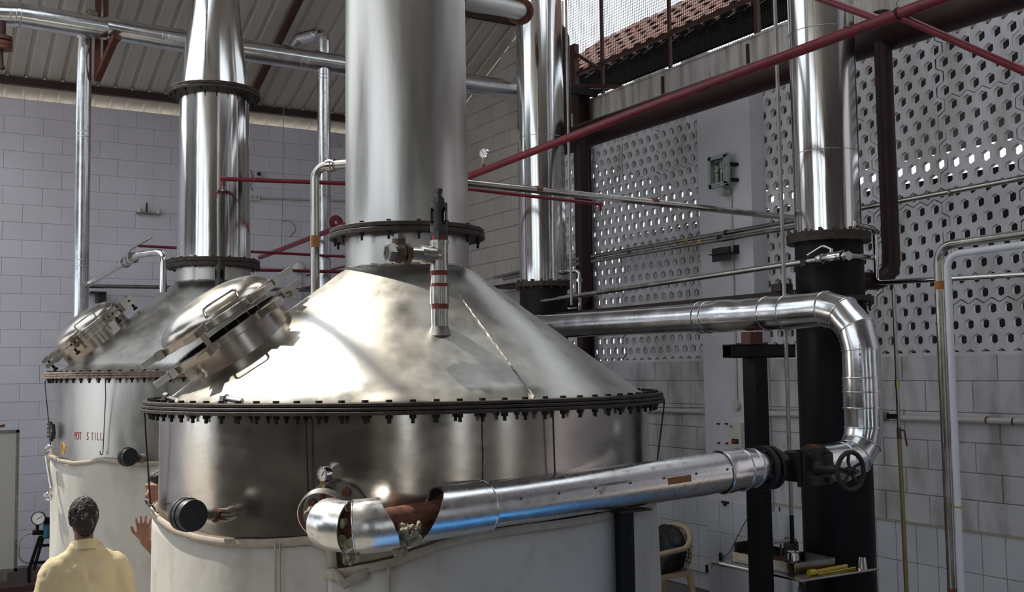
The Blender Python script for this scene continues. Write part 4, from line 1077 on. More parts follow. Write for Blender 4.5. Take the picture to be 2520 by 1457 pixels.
tag(seg_on([j1, j1+(br2-j1)*1.3], .020, 'pipe_brace', 'red_paint'), 'thin red brace slanting down to the right edge', 'pipe')
k = B()
for i in range(3):
    n = 24; c0 = onx(2211+i*2, 34, RX); k.tube([c0+Vector((math.cos(2*PI*q/n)*.034, .004*math.sin(2*PI*q/n), math.sin(2*PI*q/n)*.034)) for q in range(n)], .002, 5, closed=True)
k.tube([onx(2211, 20, RX-.03), onx(2205, 8, RX-.04), onx(2212, 0, RX-.03), onx(2205, -8, RX-.03)], .0018, 5)
tag(k.build('binding_wire', 'wire', None, 60), 'twisted binding wire wound round the bright red pipe', 'wire')
gpos = onx(1190, 412, RX); gtop = onx(1189, 377, RX)
g_ = gauge('steel dial gauge standing on the bright red pipe', gtop, (-.93, -.36, 0), .047, .035, 'chrome', True, needle=2.3)
B().cyl(gpos-ZUP*.02, gpos+ZUP*.03, .013, seg=12).build('nipple', 'red_paint', g_, 40); B().cyl(gpos+ZUP*.03, gtop-ZUP*.04, .009, seg=10).build('stem', 'brass', g_, 40)

# ---- stainless lines
def line(name, label, pts, r, m='steel_pipe', rad=.08, cat='pipe', seg=16, bands=()):
    P_ = [Vector(p) for p in pts]
    if not bands: return tag(seg_on(P_, r, name, m, None, seg, rad), label, cat)
    t = thing(name, label, cat, P_[0]); seg_on(P_, r, 'pipe_run', m, t, seg, rad)
    for p, d, w_, mm in bands: band(p, d, r+.0015, w_, 'tape_band', mm, t)
    return t
# (a) along x between near column and near condenser
ya = 6.15
A0 = ony(1100, 444, ya); A1 = ony(1960, 537, ya)
line('steel_pipe', 'grey pipe with two brown tape bands running right to the near condenser', [A0, A1], .025, bands=[(ony(1325, 467, ya), A1-A0, .05, 'tape_red'), (ony(1611, 496, ya), A1-A0, .05, 'tape_red')])
# thin red sprinkler line below it
A2 = ony(1100, 459, 6.6); A3 = ony(1482, 503, 6.6)
sp_ = thing('sprinkler_pipe', 'thin red pipe with a drooping nozzle right of the near column', 'pipe', A2)
seg_on([A2, A3], .013, 'pipe_run', 'red_paint', sp_); k = B(); k.cyl(A3+Vector((-.02, 0, .015)), A3+Vector((-.02, 0, -.05)), .013, seg=10); k.build('drop_elbow', 'red_paint', sp_, 40)
k = B(); k.cyl(A3+Vector((-.02, 0, -.05)), A3+Vector((-.02, 0, -.085)), .007, seg=8); k.cyl(A3+Vector((-.02, 0, -.088)), A3+Vector((-.02, 0, -.092)), .018, seg=10); k.build('nozzle', 'steel_polish', sp_, 40)
# (b) two lines along the screens on a pier bracket
WX = 7.44
B0 = onx(1215, 684, WX); B1 = onx(1391, 643, WX); B2 = onx(1951, 544, WX); B3 = onx(2560, 430, WX)
t = thing('steel_pipe', 'upper steel pipe of the pair running the length of the screens', 'pipe', B1)
seg_on([B0, B1, B2, B3], .024, 'pipe_run', 'steel_pipe', t, 16); band(onx(1692, 590, WX), B2-B1, .0255, .045, 'tape_band', 'tape_yellow', t)
for px, py in ((1548, 617), (2340, 474)): band(onx(px, py, WX), B2-B1, .029, .025, 'joint', 'steel_dull', t)
B4 = onx(1240, 686, WX-.06); B5 = onx(1391, 654, WX-.06); B6 = onx(1975, 556, WX-.06)
t = thing('steel_pipe', 'lower steel pipe of the pair ending behind the near condenser', 'pipe', B5)
seg_on([B4, B5, B6], .024, 'pipe_run', 'steel_pipe', t, 16); band(onx(1724, 595, WX-.06), B6-B5, .0255, .045, 'tape_band', 'tape_yellow', t)
br = thing('pipe_bracket', 'rusty angle bracket under the pipe pair on the white pier', 'bracket', (7.45, 8.3, 3.6))
q = onx(1785, 605, 7.47); b = B(); b.bbox((7.36, q.y-.14, q.z-.09), (7.53, q.y+.14, q.z-.08)); b.bbox((7.52, q.y-.14, q.z-.09), (7.53, q.y+.14, q.z+.0)); b.bbox((7.40, q.y-.13, q.z-.16), (7.415, q.y+.13, q.z-.02)); b.build('angle', 'cast_black', br, 0)
for px, py, X_ in ((1788, 572, WX), (1771, 587, WX-.06)):
    p = onx(px, py, X_); band(p, (0, 1, .0), .028, .03, 'pipe_clip', 'cast_black', br)
# brackets at left of the distant condenser
q = onx(1250, 690, 7.5); tag(B().bbox((7.40, q.y-.3, q.z-.10), (7.7, q.y+.3, q.z-.06)).build('pipe_bracket', 'cast_black', None, 0), 'black bracket under the pipe pair left of the distant condenser', 'bracket')
# (c) line with lever valve in front of the near condenser
Cx = 5.62
c0 = onx(1300, 746, Cx); c1 = onx(2016, 639, Cx)
bv = thing('ball_valve_line', 'steel line with lever ball valve crossing the black condenser base', 'pipe', c1)
sd = (c1-c0).normalized(); seg_on([c0, c1], .022, 'pipe_run', 'steel_pipe', bv, 16)
e0 = at(2130, 632, 7.95); e1 = at(2152, 634, 8.0)
vv = onx(2046, 633, Cx); v2 = onx(2090, 629, Cx)
seg_on([c1, vv, v2, e1], .021, 'branch', 'steel_polish', bv, 16, .05)
bo = B(); bo.lathe([(.03, -.10), (.036, -.10), (.036, -.075), (.03, -.07), (.036, -.045), (.036, -.02), (.040, .0), (.036, .02), (.036, .045), (.03, .07), (.036, .075), (.036, .10), (.03, .10)], vv, sd, 16); vb_ = bo.build('valve_body', 'steel_polish', bv, 30)
for px, py in ((2018, 638), (2084, 630)): band(onx(px, py, Cx), sd, .033, .035, 'union_nut', 'steel_polish', bv, 8)
hp0 = vv+ZUP*.04; k = B(); k.cyl(vv, hp0+ZUP*.02, .013, seg=10); k.tube(fillet([hp0+ZUP*.015, hp0+ZUP*.03-sd*.03, hp0+ZUP*.045-sd*.06-Vector((.02, 0, 0)), hp0-ZUP*.005-sd*.19-Vector((.03, 0, 0))], .02, 4), .008, 8); k.build('lever', 'steel_polish', vb_, 50)
B().bar(onx(1975, 648, Cx), onx(1988, 646, Cx), .05, .05).build('pipe_block', 'cast_black', bv, 0)
# small bypass loops beside both condensers
def loop(label, c, pts, r, un):
    t = thing('bypass_loop', label, 'pipe', pts[0]); seg_on(pts, r, 'pipe_run', 'steel_polish', t, 14, .045, 6)
    d = (pts[1]-pts[0]).normalized(); band(pts[0]+d*.03, d, r*1.45, .05, 'socket', 'steel_pipe', t)
    for p, dd in un: band(p, dd, r*1.75, .03, 'union_nut', 'steel_polish', t, 8)
    return t
dR = 7.90
p0 = onc(2098, 551, C4, .236); p1 = at(2152, 547, dR); p1.z = p0.z; p2 = at(2161, 697, dR); p2 = Vector((p1.x, p1.y, p2.z)); p3 = onx(2560, 673, p2.x)
loop('bright bypass pipe looping down beside the near condenser flange', C4, [p0, p1, p2, p3], .019, [(Vector((p1.x, p1.y, at(2150, 573, dR).z)), ZUP)])
dB = 10.45
p0 = onc(1388, 670, C3, .236); p1 = at(1425, 668, dB); p1.z = p0.z; p2 = at(1426, 762, dB); p2 = Vector((p1.x, p1.y, p2.z)); p3 = onx(1330, 775, p2.x)
loop('small bypass pipe looping down beside the distant condenser flange', C3, [p0, p1, p2, p3], .018, [(Vector((p1.x, p1.y, at(1427, 690, dB).z)), ZUP)])
# red channel between the condenser bases
q0 = onx(1372, 775, 5.62); q1 = onx(1957, 727, 5.62); t = thing('channel_beam', 'dark red channel beam bolted between the two condenser bases', 'beam', q1)
zc_ = (q0.z+q1.z)/2-.005; b = B(); b.bbox((5.60, q1.y, zc_-.035), (5.61, q0.y, zc_+.035)); b.bbox((5.61, q1.y, zc_+.027), (5.66, q0.y, zc_+.035)); b.bbox((5.61, q1.y, zc_-.035), (5.66, q0.y, zc_-.027)); b.build('channel', 'oxide_paint', t, 0)
b = B(); b.bbox((5.54, q1.y+.06, zc_+.03), (5.66, q1.y+.16, zc_+.085)); b.build('clamp', 'cast_black', t, 0)
b = B(); b.bbox((5.60, q1.y-.10, zc_-.06), (5.80, q1.y+.02, zc_-.03)); b.build('lug_plate', 'oxide_paint', t, 0)
# thin vertical rods
rx = at(1930, 715, 7.15); 
t = thing('vertical_rod', 'thin vertical rod passing the end of the T support arm', 'rod', (rx.x, rx.y, 1.1)); ztop_ = 6.8; zlow_ = at(1953, 1330, 7.15).z
B().cyl((rx.x, rx.y, at(1950, 1262, 7.15).z), (rx.x, rx.y, ztop_), .0135, seg=10).build('rod', 'pale_rod', t, 40); B().cyl((rx.x, rx.y, zlow_), (rx.x, rx.y, at(1950, 1262, 7.15).z), .0145, seg=10).build('rod_foot', 'black_paint', t, 40)
rx2 = at(1400, 400, 9.7); tag(B().cyl((rx2.x, rx2.y, at(1415, 752, 9.7).z), (rx2.x, rx2.y, 7.2), .012, seg=10).build('vertical_rod', 'pale_rod', None, 40), 'thin pale rod standing right of the distant condenser', 'rod')
# steel and white pair at the right
dW = 6.3; sx_ = at(2314, 760, dW)
zt2 = at(2345, 604, dW).z; e2 = onx(2570, 570, sx_.x)
t = line('steel_pipe', 'steel pipe with an orange tape band bending over at the right', [(sx_.x, sx_.y, 0), (sx_.x, sx_.y, zt2), (sx_.x, e2.y, zt2+.01)], .0265, 'steel_pipe', .10, bands=[((sx_.x, sx_.y, at(2309, 702, dW).z), ZUP, .05, 'tape_orange'), ((sx_.x, sx_.y, at(2337, 1450, dW).z), ZUP, .06, 'tape_red')])
wx_ = at(2336, 760, dW-.06); zt3 = at(2340, 626, dW-.06).z
t = line('plastic_pipe', 'white plastic pipe tied beside the steel pipe at the right', [(wx_.x, wx_.y, 0), (wx_.x, wx_.y, zt3), (wx_.x, wx_.y-2.0, zt3+.03)], .0205, 'pvc_white', .085, bands=[((wx_.x, wx_.y, at(2352, 1240, dW).z), ZUP, .012, 'tape_yellow')])
for k in (0,):
    pass
# thin drain pipe with small valve and hose in front of the screen
dD = 7.6; dx = at(2206, 900, dD); zT = at(2198, 708, dD).z; zV = at(2217, 1062, dD).z
dr_ = thing('drain_pipe', 'thin drain pipe with a small brass valve in front of the tiles', 'pipe', (dx.x, dx.y, zV))
B().cyl((dx.x, dx.y, zV+.02), (dx.x, dx.y, zT), .0125, seg=10).build('pipe_run', 'steel_pipe', dr_, 40)
band((dx.x, dx.y, at(2205, 945, dD).z), ZUP, .0165, .05, 'coupling', 'brass', dr_)
k = B(); k.cyl((dx.x, dx.y, zV-.05), (dx.x, dx.y, zV+.03), .016, seg=8); k.build('valve_body', 'bronze', dr_, 30)
k = B(); k.tube(fillet([Vector((dx.x, dx.y, zV+.015)), Vector((dx.x+.02, dx.y-.03, zV+.01)), Vector((dx.x+.035, dx.y-.035, zV-.10))], .01, 3), .006, 8); k.build('lever', 'rust', dr_, 50)
tag(B().tube([(dx.x, dx.y, zV-.05), (dx.x+.005, dx.y, zV-.3), (dx.x-.01, dx.y-.02, .7), (dx.x+.02, dx.y-.05, .02)], .0155, 10).build('drain_hose', 'hose', None, 60), 'yellowish hose hanging from the small brass drain valve', 'hose')
q = at(2170, 1025, 7.62); t = thing('stub_bracket', 'black stub tube with rope tied near the drain pipe', 'bracket', q)
B().bar((C4[0]+.2, C4[1]-.12, q.z), (dx.x+.02, dx.y+.02, q.z), .035, .035).build('tube', 'black_paint', t, 0)
k = B(); c0 = Vector((C4[0]+.2, C4[1]-.12, q.z)).lerp(Vector((dx.x, dx.y, q.z)), .55); dd = (Vector((dx.x, dx.y, 0))-Vector((C4[0]+.2, C4[1]-.12, 0))).normalized(); nn_ = dd.cross(ZUP)
for i in range(3):
    k.tube([c0+dd*(.012*i)+nn_*math.cos(2*PI*j/16)*.03+ZUP*math.sin(2*PI*j/16)*.03 for j in range(16)], .005, 5, closed=True)
k.build('rope', 'rope', t, 60)

# ================================================================== BACK BAY: DUCTS AND SMALL LINES
DY = 13.0; DR = .135
dk = thing('lagged_duct', 'long aluminium lagged duct hanging under the corrugated roof', 'duct', ony(500, 105, DY))
d0 = ony(-60, 33, DY); d1 = ony(45, 36, DY); d2 = ony(262, 72, DY); d3 = ony(1290, 227, 12.1)
B().tube([d0, d1, d1.lerp(d2, .5), d2], [DR, DR, DR*1.03, DR], 40).build('jacket', 'aluminium', dk, 50)
B().tube([d2-(d3-d2).normalized()*.02+ZUP*.02, d2.lerp(d3, .12)], DR*.97, 40).build('jacket', 'aluminium', dk, 50)
B().tube([d2.lerp(d3, .10), d2.lerp(d3, .5), d3], DR, 40).build('jacket', 'aluminium', dk, 50)
for f in (.118, .132, .43, .445, .82, .832): bead(d2.lerp(d3, f), d3-d2, DR+.002, .005, parent=dk)
for q in (ony(24, 35, DY), ony(38, 37, DY), ony(50, 40, DY)): bead(q, d2-d1, DR+.003, .005, parent=dk)
# left riser and its torn collar over the duct
x0 = ony(203, 420, DY+.25).x; t = thing('lagged_riser', 'vertical aluminium lagged pipe at the left against the painted wall', 'pipe', (x0, DY+.25, 0))
B().cyl((x0, DY+.25, 0), (x0, DY+.25, ony(203, 60, DY+.25).z), .088, seg=36).build('jacket', 'aluminium', t, 40)
for py in (95, 325, 338, 640, 655): bead((x0, DY+.25, ony(203, py, DY+.25).z), ZUP, .0895, .005, parent=t)
b = B(); zc0 = ony(208, 32, DY+.1).z; shell(b, [Vector((x0+.02, DY+.1, zc0)), Vector((x0+.02, DY+.1, zc0+.35)), Vector((x0+.02, DY+.1, zc0+.6))], .10, .006, 36); b.build('torn_collar', 'aluminium', t, 40)
wool([Vector((x0+.05, DY+.08, zc0+.02))], .03, 30, t, .05)
# gooseneck
gy = 12.55; gx = ony(797, 330, gy).x; zt_ = ony(795, 82, gy).z
t = thing('gooseneck_pipe', 'aluminium lagged gooseneck dropping from the duct left of the near column', 'pipe', (gx, gy, 0))
bendp = fillet([Vector((gx, gy, ony(800, 160, gy).z)), Vector((gx, gy, zt_+.02)), Vector((gx-.20, gy+.36, zt_-.0)), Vector((gx-.24, gy+.45, ony(760, 130, DY).z))], .12, 3)
B().tube(bendp, .083, 32).build('bend', 'aluminium', t, 14)
for i in range(1, len(bendp)-1): bead(bendp[i], bendp[i+1]-bendp[i-1], .0835, .004, parent=t)
zb = ony(800, 175, gy).z
B().cyl((gx, gy, 0), (gx, gy, zb+.05), .083, seg=36).build('jacket', 'aluminium', t, 40)
for py in (140, 150, 186, 196, 470, 482, 592): bead((gx, gy, ony(800, py, gy).z), ZUP, .0845, .0045, parent=t)
e = Vector((-.25, -.97, 0))
for py in range(232, 660, 42): B().ball(Vector((gx, gy, ony(800, py, gy).z))+e*.083, .007, 6, 5).build('rivet', 'steel_dull', t, 40)
# bracket under the duct
t = thing('duct_bracket', 'rust red angle bracket hanging from the roof under the duct', 'bracket', ony(260, 120, DY-.2))
yb_ = DY-.22
def yq(x, y, Y=None): return ony(x, y, yb_ if Y is None else Y)
b = B(); top_ = yq(255, 175); b.bar(Vector((top_.x, DY+.2, top_.z)), Vector((top_.x, DY+.2, zr(DY+.2))), .06, .06); b.bar(Vector((top_.x+.09, DY+.2, top_.z+.3)), Vector((top_.x+.09, DY+.2, zr(DY+.2))), .05, .05); b.build('hanger', 'oxide_bracket', t, 0)
b = B(); b.bar(Vector((top_.x, DY+.2, top_.z)), yq(286, 88, DY-.35), .07, .07); b.build('strut', 'oxide_bracket', t, 0)
b = B(); b.bar(Vector((top_.x+.12, DY+.22, d2.z-.16)), yq(292, 92, DY-.38), .06, .05); b.build('seat_angle', 'oxide_bracket', t, 0)
# dark red valve at the extreme left edge
t = thing('red_fitting', 'dark rusty flanged fitting hanging at the left edge under the duct', 'fitting', ony(5, 100, 12.4))
b = B(); b.cyl(ony(2, 52, 12.4), ony(2, 92, 12.4), .05, seg=16); b.cyl(ony(3, 120, 12.4), ony(4, 160, 12.4), .02, seg=12); b.ball(ony(5, 166, 12.4), .03, 10, 8); b.build('stem', 'rafter_red', t, 40)
for py in (95, 108, 118):
    q = ony(6, py, 12.4); B().cyl(q-ZUP*.02, q+ZUP*.02, .10, seg=20).build('flange', 'oxide_bracket', t, 40)

# steel pipe elbowed into the near column
dP = 6.75; vx_ = at(775, 550, dP); zE = at(790, 408, dP).z
t = thing('steel_pipe', 'steel pipe with a brown tape band elbowed into the near column', 'pipe', (vx_.x, vx_.y, 2.6))
endp = Vector((C1[0]-.2, C1[1]+.28, zE)); seg_on([(vx_.x, vx_.y, 2.3), (vx_.x, vx_.y, zE), endp], .0285, 'pipe_run', 'steel_pipe', t, 20, .085, 8)
band((vx_.x, vx_.y, at(775, 595, dP).z), ZUP, .030, .075, 'tape_band', 'tape_brown', t)
q = at(820, 408, dP-.08); dq = (endp-Vector((vx_.x, vx_.y, zE))).normalized()
for o_, r_ in ((-.018, .040), (.0, .046), (.018, .040)): band(Vector((vx_.x, vx_.y, zE))+dq*(.115+o_), dq, r_, .018, 'union_nut', 'steel_polish', t, 16)
# elbow with lever valve feeding the far still
E0 = at(205, 706, 12.6); E1 = at(340, 628, 10.3); E2 = at(402, 619, 10.0); E3 = Vector((E2.x, E2.y, at(404, 720, 10.0).z))
t = thing('feed_pipe', 'steel feed pipe with lever valve bending down into the far still', 'pipe', E1)
seg_on([E0, E1, E2, E3], .034, 'pipe_run', 'steel_polish', t, 20, .10, 8)
fd = (E1-E0).normalized()
for f, r_ in ((.80, .056), (.86, .048), (.92, .056)): band(E0.lerp(E1, f), fd, r_, .06, 'valve_ring', 'steel_polish', t)
q = E0.lerp(E1, .84); k = B(); k.cyl(q, q+ZUP*.08, .014, seg=10); k.tube(fillet([q+ZUP*.07, q+ZUP*.12+CR*.03, q+ZUP*.15+CR*.08, q+ZUP*.24+CR*.24], .03, 4), .009, 8); k.build('lever', 'steel_dull', t, 50)
# thin red lines
def redline(label, a, b_, r, noz, wall=False):
    t = thing('sprinkler_pipe', label, 'pipe', a); seg_on([a, b_]+([Vector((b_.x, YB-.01, b_.z))] if wall else []), r, 'pipe_run', 'red_paint', t, 12, .05)
    if noz:
        k = B(); k.cyl(a+Vector((.03, 0, .01)), a+Vector((.03, 0, -.06)), r, seg=10); k.build('drop_elbow', 'red_paint', t, 40)
        k = B(); k.cyl(a+Vector((.03, 0, -.06)), a+Vector((.03, 0, -.10)), .009, seg=8); k.cyl(a+Vector((.03, 0, -.105)), a+Vector((.03, 0, -.11)), .02, seg=10); k.build('nozzle', 'steel_polish', t, 40)
redline('thin red pipe ending in a nozzle in front of the far column', at(541, 440, 9.95), at(870, 452, 10.6), .021, True)
redline('thin red pipe along the back wall behind the far column', ony(340, 605, 12.4), ony(930, 636, 12.4), .016, False, True)
redline('short red pipe just above the manhole lid', ony(615, 664, 12.2), ony(930, 671, 12.2), .020, False, True)
# steel line along the back wall with its bracket
a = ony(214, 704, 14.75); b_ = ony(900, 716, 14.75)
t = thing('wall_pipe', 'thin steel pipe on a rusty bracket along the back wall', 'pipe', a); seg_on([a, b_], .026, 'pipe_run', 'steel_dull', t, 12)
q = ony(242, 712, 14.75); k = B(); k.bbox((q.x-.10, 14.72, q.z-.05), (q.x+.10, 14.98, q.z-.03)); k.bbox((q.x+.0, 14.75, q.z-.17), (q.x+.10, 14.98, q.z-.03)); k.build('bracket', 'cast_black', t, 0)
# small things on the back wall
YW = YB-.02
q = ony(365, 517, YW); t = thing('lamp_bracket', 'broken lamp bracket on the back wall left of the far column', 'bracket', q)
k = B(); k.bbox((q.x-.16, YW-.05, q.z-.06), (q.x+.16, YW, q.z-.035)); k.build('plate', 'steel_dull', t, 0); k = B(); k.cyl((q.x-.03, YW-.04, q.z-.04), (q.x-.03, YW-.04, q.z+.09), .012, seg=8); k.build('stem', 'cast_black', t, 40)
for s_ in (-1, 1): B().cyl((q.x+s_*.13, YW-.05, q.z-.05), (q.x+s_*.13, YW-.05, q.z+.01), .03, seg=10).build('clip', 'plastic_cream', t, 40)
q = ony(626, 487, YW); t = thing('wall_socket', 'white double socket on the back wall beside the far column', 'socket', q)
B().bbox((q.x-.07, YW-.04, q.z-.04), (q.x+.07, YW, q.z+.04)).build('plate', 'plastic_cream', t, 0)
for dx_ in (-.035, .035):
    for zz_, w_ in ((.015, .008), (-.012, .008)): B().bbox((q.x+dx_-w_, YW-.043, q.z+zz_-.006), (q.x+dx_+w_, YW-.04, q.z+zz_+.006)).build('socket_hole', 'ink_black', t, 0)
q2 = ony(640, 487, YW-.02); q3 = ony(1000, 500, YW-.02)
tag(B().tube([q2, q3], .014, 8).build('conduit', 'pvc_conduit', None, 60), 'thin grey conduit running right from the white double socket', 'conduit')
q = ony(632, 431, YW); t = thing('wall_camera', 'small white round camera on the back wall above the red pipe', 'camera', q)
B().bbox((q.x-.03, YW-.05, q.z-.04), (q.x+.06, YW, q.z+.03)).build('housing', 'plastic_cream', t, 0)
B().lathe([(.001, .0), (.045, .0), (.05, .006), (.05, .05), (.03, .052)], (q.x, YW-.105, q.z), (0, 1, 0), 20).build('lens_ring', 'plastic_cream', t, 35)
B().cyl((q.x, YW-.108, q.z), (q.x, YW-.104, q.z), .03, seg=16).build('lens', 'ink_black', t, 40)
tag(B().tube([ony(600, 408, YW), ony(618, 420, YW), ony(622, 440, YW), ony(616, 455, YW), ony(622, 470, YW)], .005, 6).build('cable', 'ink_black', None, 60), 'black cable curling from the small white camera', 'cable')
q = ony(735, 659, YW); t = thing('bulkhead_lamp', 'round white bulkhead lamp on the back wall below the red pipes', 'lamp', q)
B().lathe([(.001, .09), (.05, .08), (.08, .04), (.085, .0)], q, (0, -1, 0), 20).build('globe', 'bulb_white', t, 40); B().cyl(q, q+Vector((0, .02, 0)), .10, seg=20).build('base', 'plastic_cream', t, 40)
B().cyl((q.x+.03, YW-.02, q.z-.5), (q.x+.03, YW-.02, q.z-.08), .012, seg=8).build('conduit', 'pvc_conduit', t, 40)
tag(B().tube([ony(694, 540, YW-.004), ony(700, 545, YW-.004), ony(709, 541, YW-.004), ony(725, 555, YW-.004), ony(727, 568, YW-.004), ony(712, 584, YW-.004)], .004, 5).build('loose_wire', 'wire', None, 60), 'looped loose wire on the back wall right of the far column', 'wire')
tag(B().tube([ony(700, 150, 14.6), ony(696, 470, 14.7), ony(693, 605, 14.8)], .005, 6).build('drop_wire', 'pale_rod', None, 60), 'thin vertical wire hanging down the back wall', 'wire')

# ================================================================== RIGHT WALL FITTINGS
KX = XR-.055
a = onx(1560, 1008, KX); b_ = onx(2620, 1041, KX)
t = thing('wall_conduit', 'white plastic conduit clipped along the stained wall above the tiles', 'conduit', a); seg_on([a, b_], .026, 'pipe_run', 'pvc_conduit', t, 14)
for px, py in ((1745, 1013), (1776, 1015), (2168, 1024), (2430, 1034), (2495, 1037)): band(onx(px, py, KX), b_-a, .029, .014, 'clip', 'rust', t)
tag(B().tube([onx(1560, 1000, XR-.03), onx(1818, 1003, XR-.03), onx(1990, 1007, XR-.03)], .007, 8).build('wall_conduit', 'pvc_conduit', None, 60), 'thinner grey conduit just above the white plastic conduit', 'conduit')
PX = 7.515
a = onx(1795, 482, PX); b_ = onx(1816, 990, PX)
t = thing('lamp_conduit', 'slim conduit running down the white pier from the flameproof lamp', 'conduit', b_); seg_on([Vector((PX, (a.y+b_.y)/2, a.z)), Vector((PX, (a.y+b_.y)/2, b_.z))], .013, 'pipe_run', 'pvc_conduit', t, 10)
B().cyl((PX-.03, (a.y+b_.y)/2, b_.z-.03), (PX+.015, (a.y+b_.y)/2, b_.z-.03), .05, seg=20).build('junction_box', 'pvc_conduit', t, 40)
for py in (520, 700, 830): band((PX, (a.y+b_.y)/2, onx(1800, py, PX).z), ZUP, .018, .02, 'clip', 'pvc_conduit', t)
# flameproof lamp
t = thing('flameproof_lamp', 'grey green flameproof lamp with two spiral bulbs on the white pier', 'lamp', (7.42, 8.2, 4.22))
yA, yB_, zA, zB = 8.06, 8.35, 4.245, 4.575
fr = B()
for p0_, p1_ in (((7.40, yA, zA), (7.44, yB_, zA+.035)), ((7.40, yA, zB-.035), (7.44, yB_, zB)), ((7.40, yA, zA), (7.44, yA+.045, zB)), ((7.40, yB_-.045, zA), (7.44, yB_, zB))): fr.bbox(p0_, p1_)
fr.build('front_frame', 'lamp_green', t, 0)
fr = B()
for p0_, p1_ in (((7.39, yA+.03, zA+.025), (7.405, yB_-.03, zA+.042)), ((7.39, yA+.03, zB-.042), (7.405, yB_-.03, zB-.025)), ((7.39, yA+.03, zA+.025), (7.405, yA+.048, zB-.025)), ((7.39, yB_-.048, zA+.025), (7.405, yB_-.03, zB-.025))): fr.bbox(p0_, p1_)
fr.build('inner_frame', 'lamp_green', t, 0)
b = B(); b.bbox((7.435, yA+.01, zA+.01), (7.445, yB_-.01, zB-.01)); b.build('back_plate', 'lamp_green', t, 0)
b = B(); b.bbox((7.433, yA+.045, zA+.04), (7.435, yB_-.045, zB-.04)); b.build('inner_lining', 'glass_dark', t, 0)
b = B(); b.bbox((7.392, yA+.045, zA+.04), (7.394, yB_-.045, zB-.04)); b.build('pane', 'glass_clear', t, 0)
for k_ in range(8): B().ball((7.425, yB_-.075-.02*k_, zB-.058), .008, 6, 5).build('reflector_bead', 'bulb_white', t, 40)
for yy, zz_, m_ in ((8.155, 4.40, 'bulb_white'), (8.225, 4.37, 'bulb_cream')):
    B().ball((7.415, yy, zz_), .026, 14, 10, (.6, 1, 1)).build('bulb_base', m_, t, 60)
    sp2 = [Vector((7.415+.008*math.cos(i*.55), yy+.024*math.sin(i*.55), zz_+.03+.065*i/44)) for i in range(45)]
    B().tube(sp2, .0075, 6).build('bulb_spiral', 'bulb_white', t, 60)
    B().bbox((7.405, yy-.014, zA+.045), (7.43, yy+.014, zz_-.022)).build('lamp_holder', 'plastic_cream', t, 0)
for yy in (yA+.012, yA+.13, yB_-.012):
    for zz_ in (zA+.012, zB-.012): B().cyl((7.385, yy, zz_), (7.41, yy, zz_), .009, seg=8).build('screw', 'lamp_green', t, 40)
for zz_ in (4.33, 4.46): B().cyl((7.385, yA+.015, zz_), (7.41, yA+.015, zz_), .010, seg=8).build('screw', 'lamp_green', t, 40)
for zz_ in (4.30, 4.46): B().bbox((7.44, yA-.03, zz_-.015), (7.53, yA+.02, zz_+.015)).build('mount_arm', 'black_paint', t, 0)
b = B(); b.cyl((7.40, 8.165, 4.19), (7.50, 8.165, 4.19), .047, seg=24); b.build('terminal_box', 'lamp_green', t, 40)
B().cyl((7.395, 8.165, 4.19), (7.402, 8.165, 4.19), .036, seg=20).build('terminal_lid', 'lamp_green', t, 40)
# control unit on the pier and stray screws
q = onx(1818, 1071, 7.515); t = thing('control_unit', 'cream control unit with dark display beside the black T support post', 'control box', (7.5, q.y, q.z-.13))
B().bbox((7.465, q.y-.085, q.z-.125), (7.53, q.y+.085, q.z+.125)).build('case', 'plastic_cream', t, 0)
B().bbox((7.462, q.y-.05, q.z-.085), (7.465, q.y+.05, q.z-.035)).build('display', 'ink_black', t, 0)
B().bbox((7.462, q.y+.03, q.z+.075), (7.465, q.y+.07, q.z+.10)).build('badge', 'label_blue', t, 0)
B().bbox((7.460, q.y+.0, q.z-.07), (7.462, q.y+.03, q.z-.05)).build('display_digit', 'stencil_red', t, 0)
for px, py, w_ in ((1770, 1043, 'upper left'), (1790, 1043, 'upper right'), (1771, 1090, 'lower left'), (1791, 1091, 'lower right')):
    q = onx(px, py, 7.53); tag(B().cyl(q, q-Vector((.03, 0, 0)), .010, seg=8).build('anchor_bolt', 'rust', None, 40), 'rusty anchor bolt, %s of the four beside the control unit' % w_, 'bolt', 'four anchor bolts in the pier')
# low pipe along the tiles with two little taps
TX = XR-.05
a = onx(1676, 1393, TX); b_ = onx(1752, 1412, TX)
t = thing('low_pipe', 'thin pipe clipped low along the white tiles behind the chair', 'pipe', b_); seg_on([onx(1640, 1384, TX), a, b_], .014, 'pipe_run', 'pvc_conduit', t, 10)
q = onx(1740, 1402, TX-.02); B().cyl(q-ZUP*.03, q+ZUP*.05, .018, seg=10).build('tap', 'cast_black', t, 40)
a = onx(1752, 1382, 7.50); b_ = onx(1845, 1398, 7.50)
t = thing('low_pipe', 'thin pipe bending round the tiled pier near the table', 'pipe', a); seg_on([onx(1752, 1398, 7.53), a, b_, onx(1900, 1408, 7.50)], .014, 'pipe_run', 'pvc_conduit', t, 10, .03)
q = onx(1773, 1373, 7.49); B().cyl(q-ZUP*.03, q+ZUP*.05, .018, seg=10).build('tap', 'cast_black', t, 40)
q = onx(1788, 1236, 7.53); t = thing('wall_hook', 'small dark hook screwed into the tiled pier', 'hook', q); B().box(q-Vector((.015, 0, 0)), (.03, .10, .025)).build('hook_bar', 'cast_black', t, 0); B().ball(q-Vector((.03, 0, .02)), .018, 8, 6).build('hook_tip', 'cast_black', t, 40)
tag(B().tube([onx(1838, 1277, 7.49), onx(1820, 1310, 7.48), onx(1800, 1352, 7.48), onx(1793, 1362, 7.48), onx(1777, 1373, 7.49)], .004, 6).build('thin_cable', 'ink_black', None, 60), 'thin cable hanging to the tap on the tiled pier', 'cable')
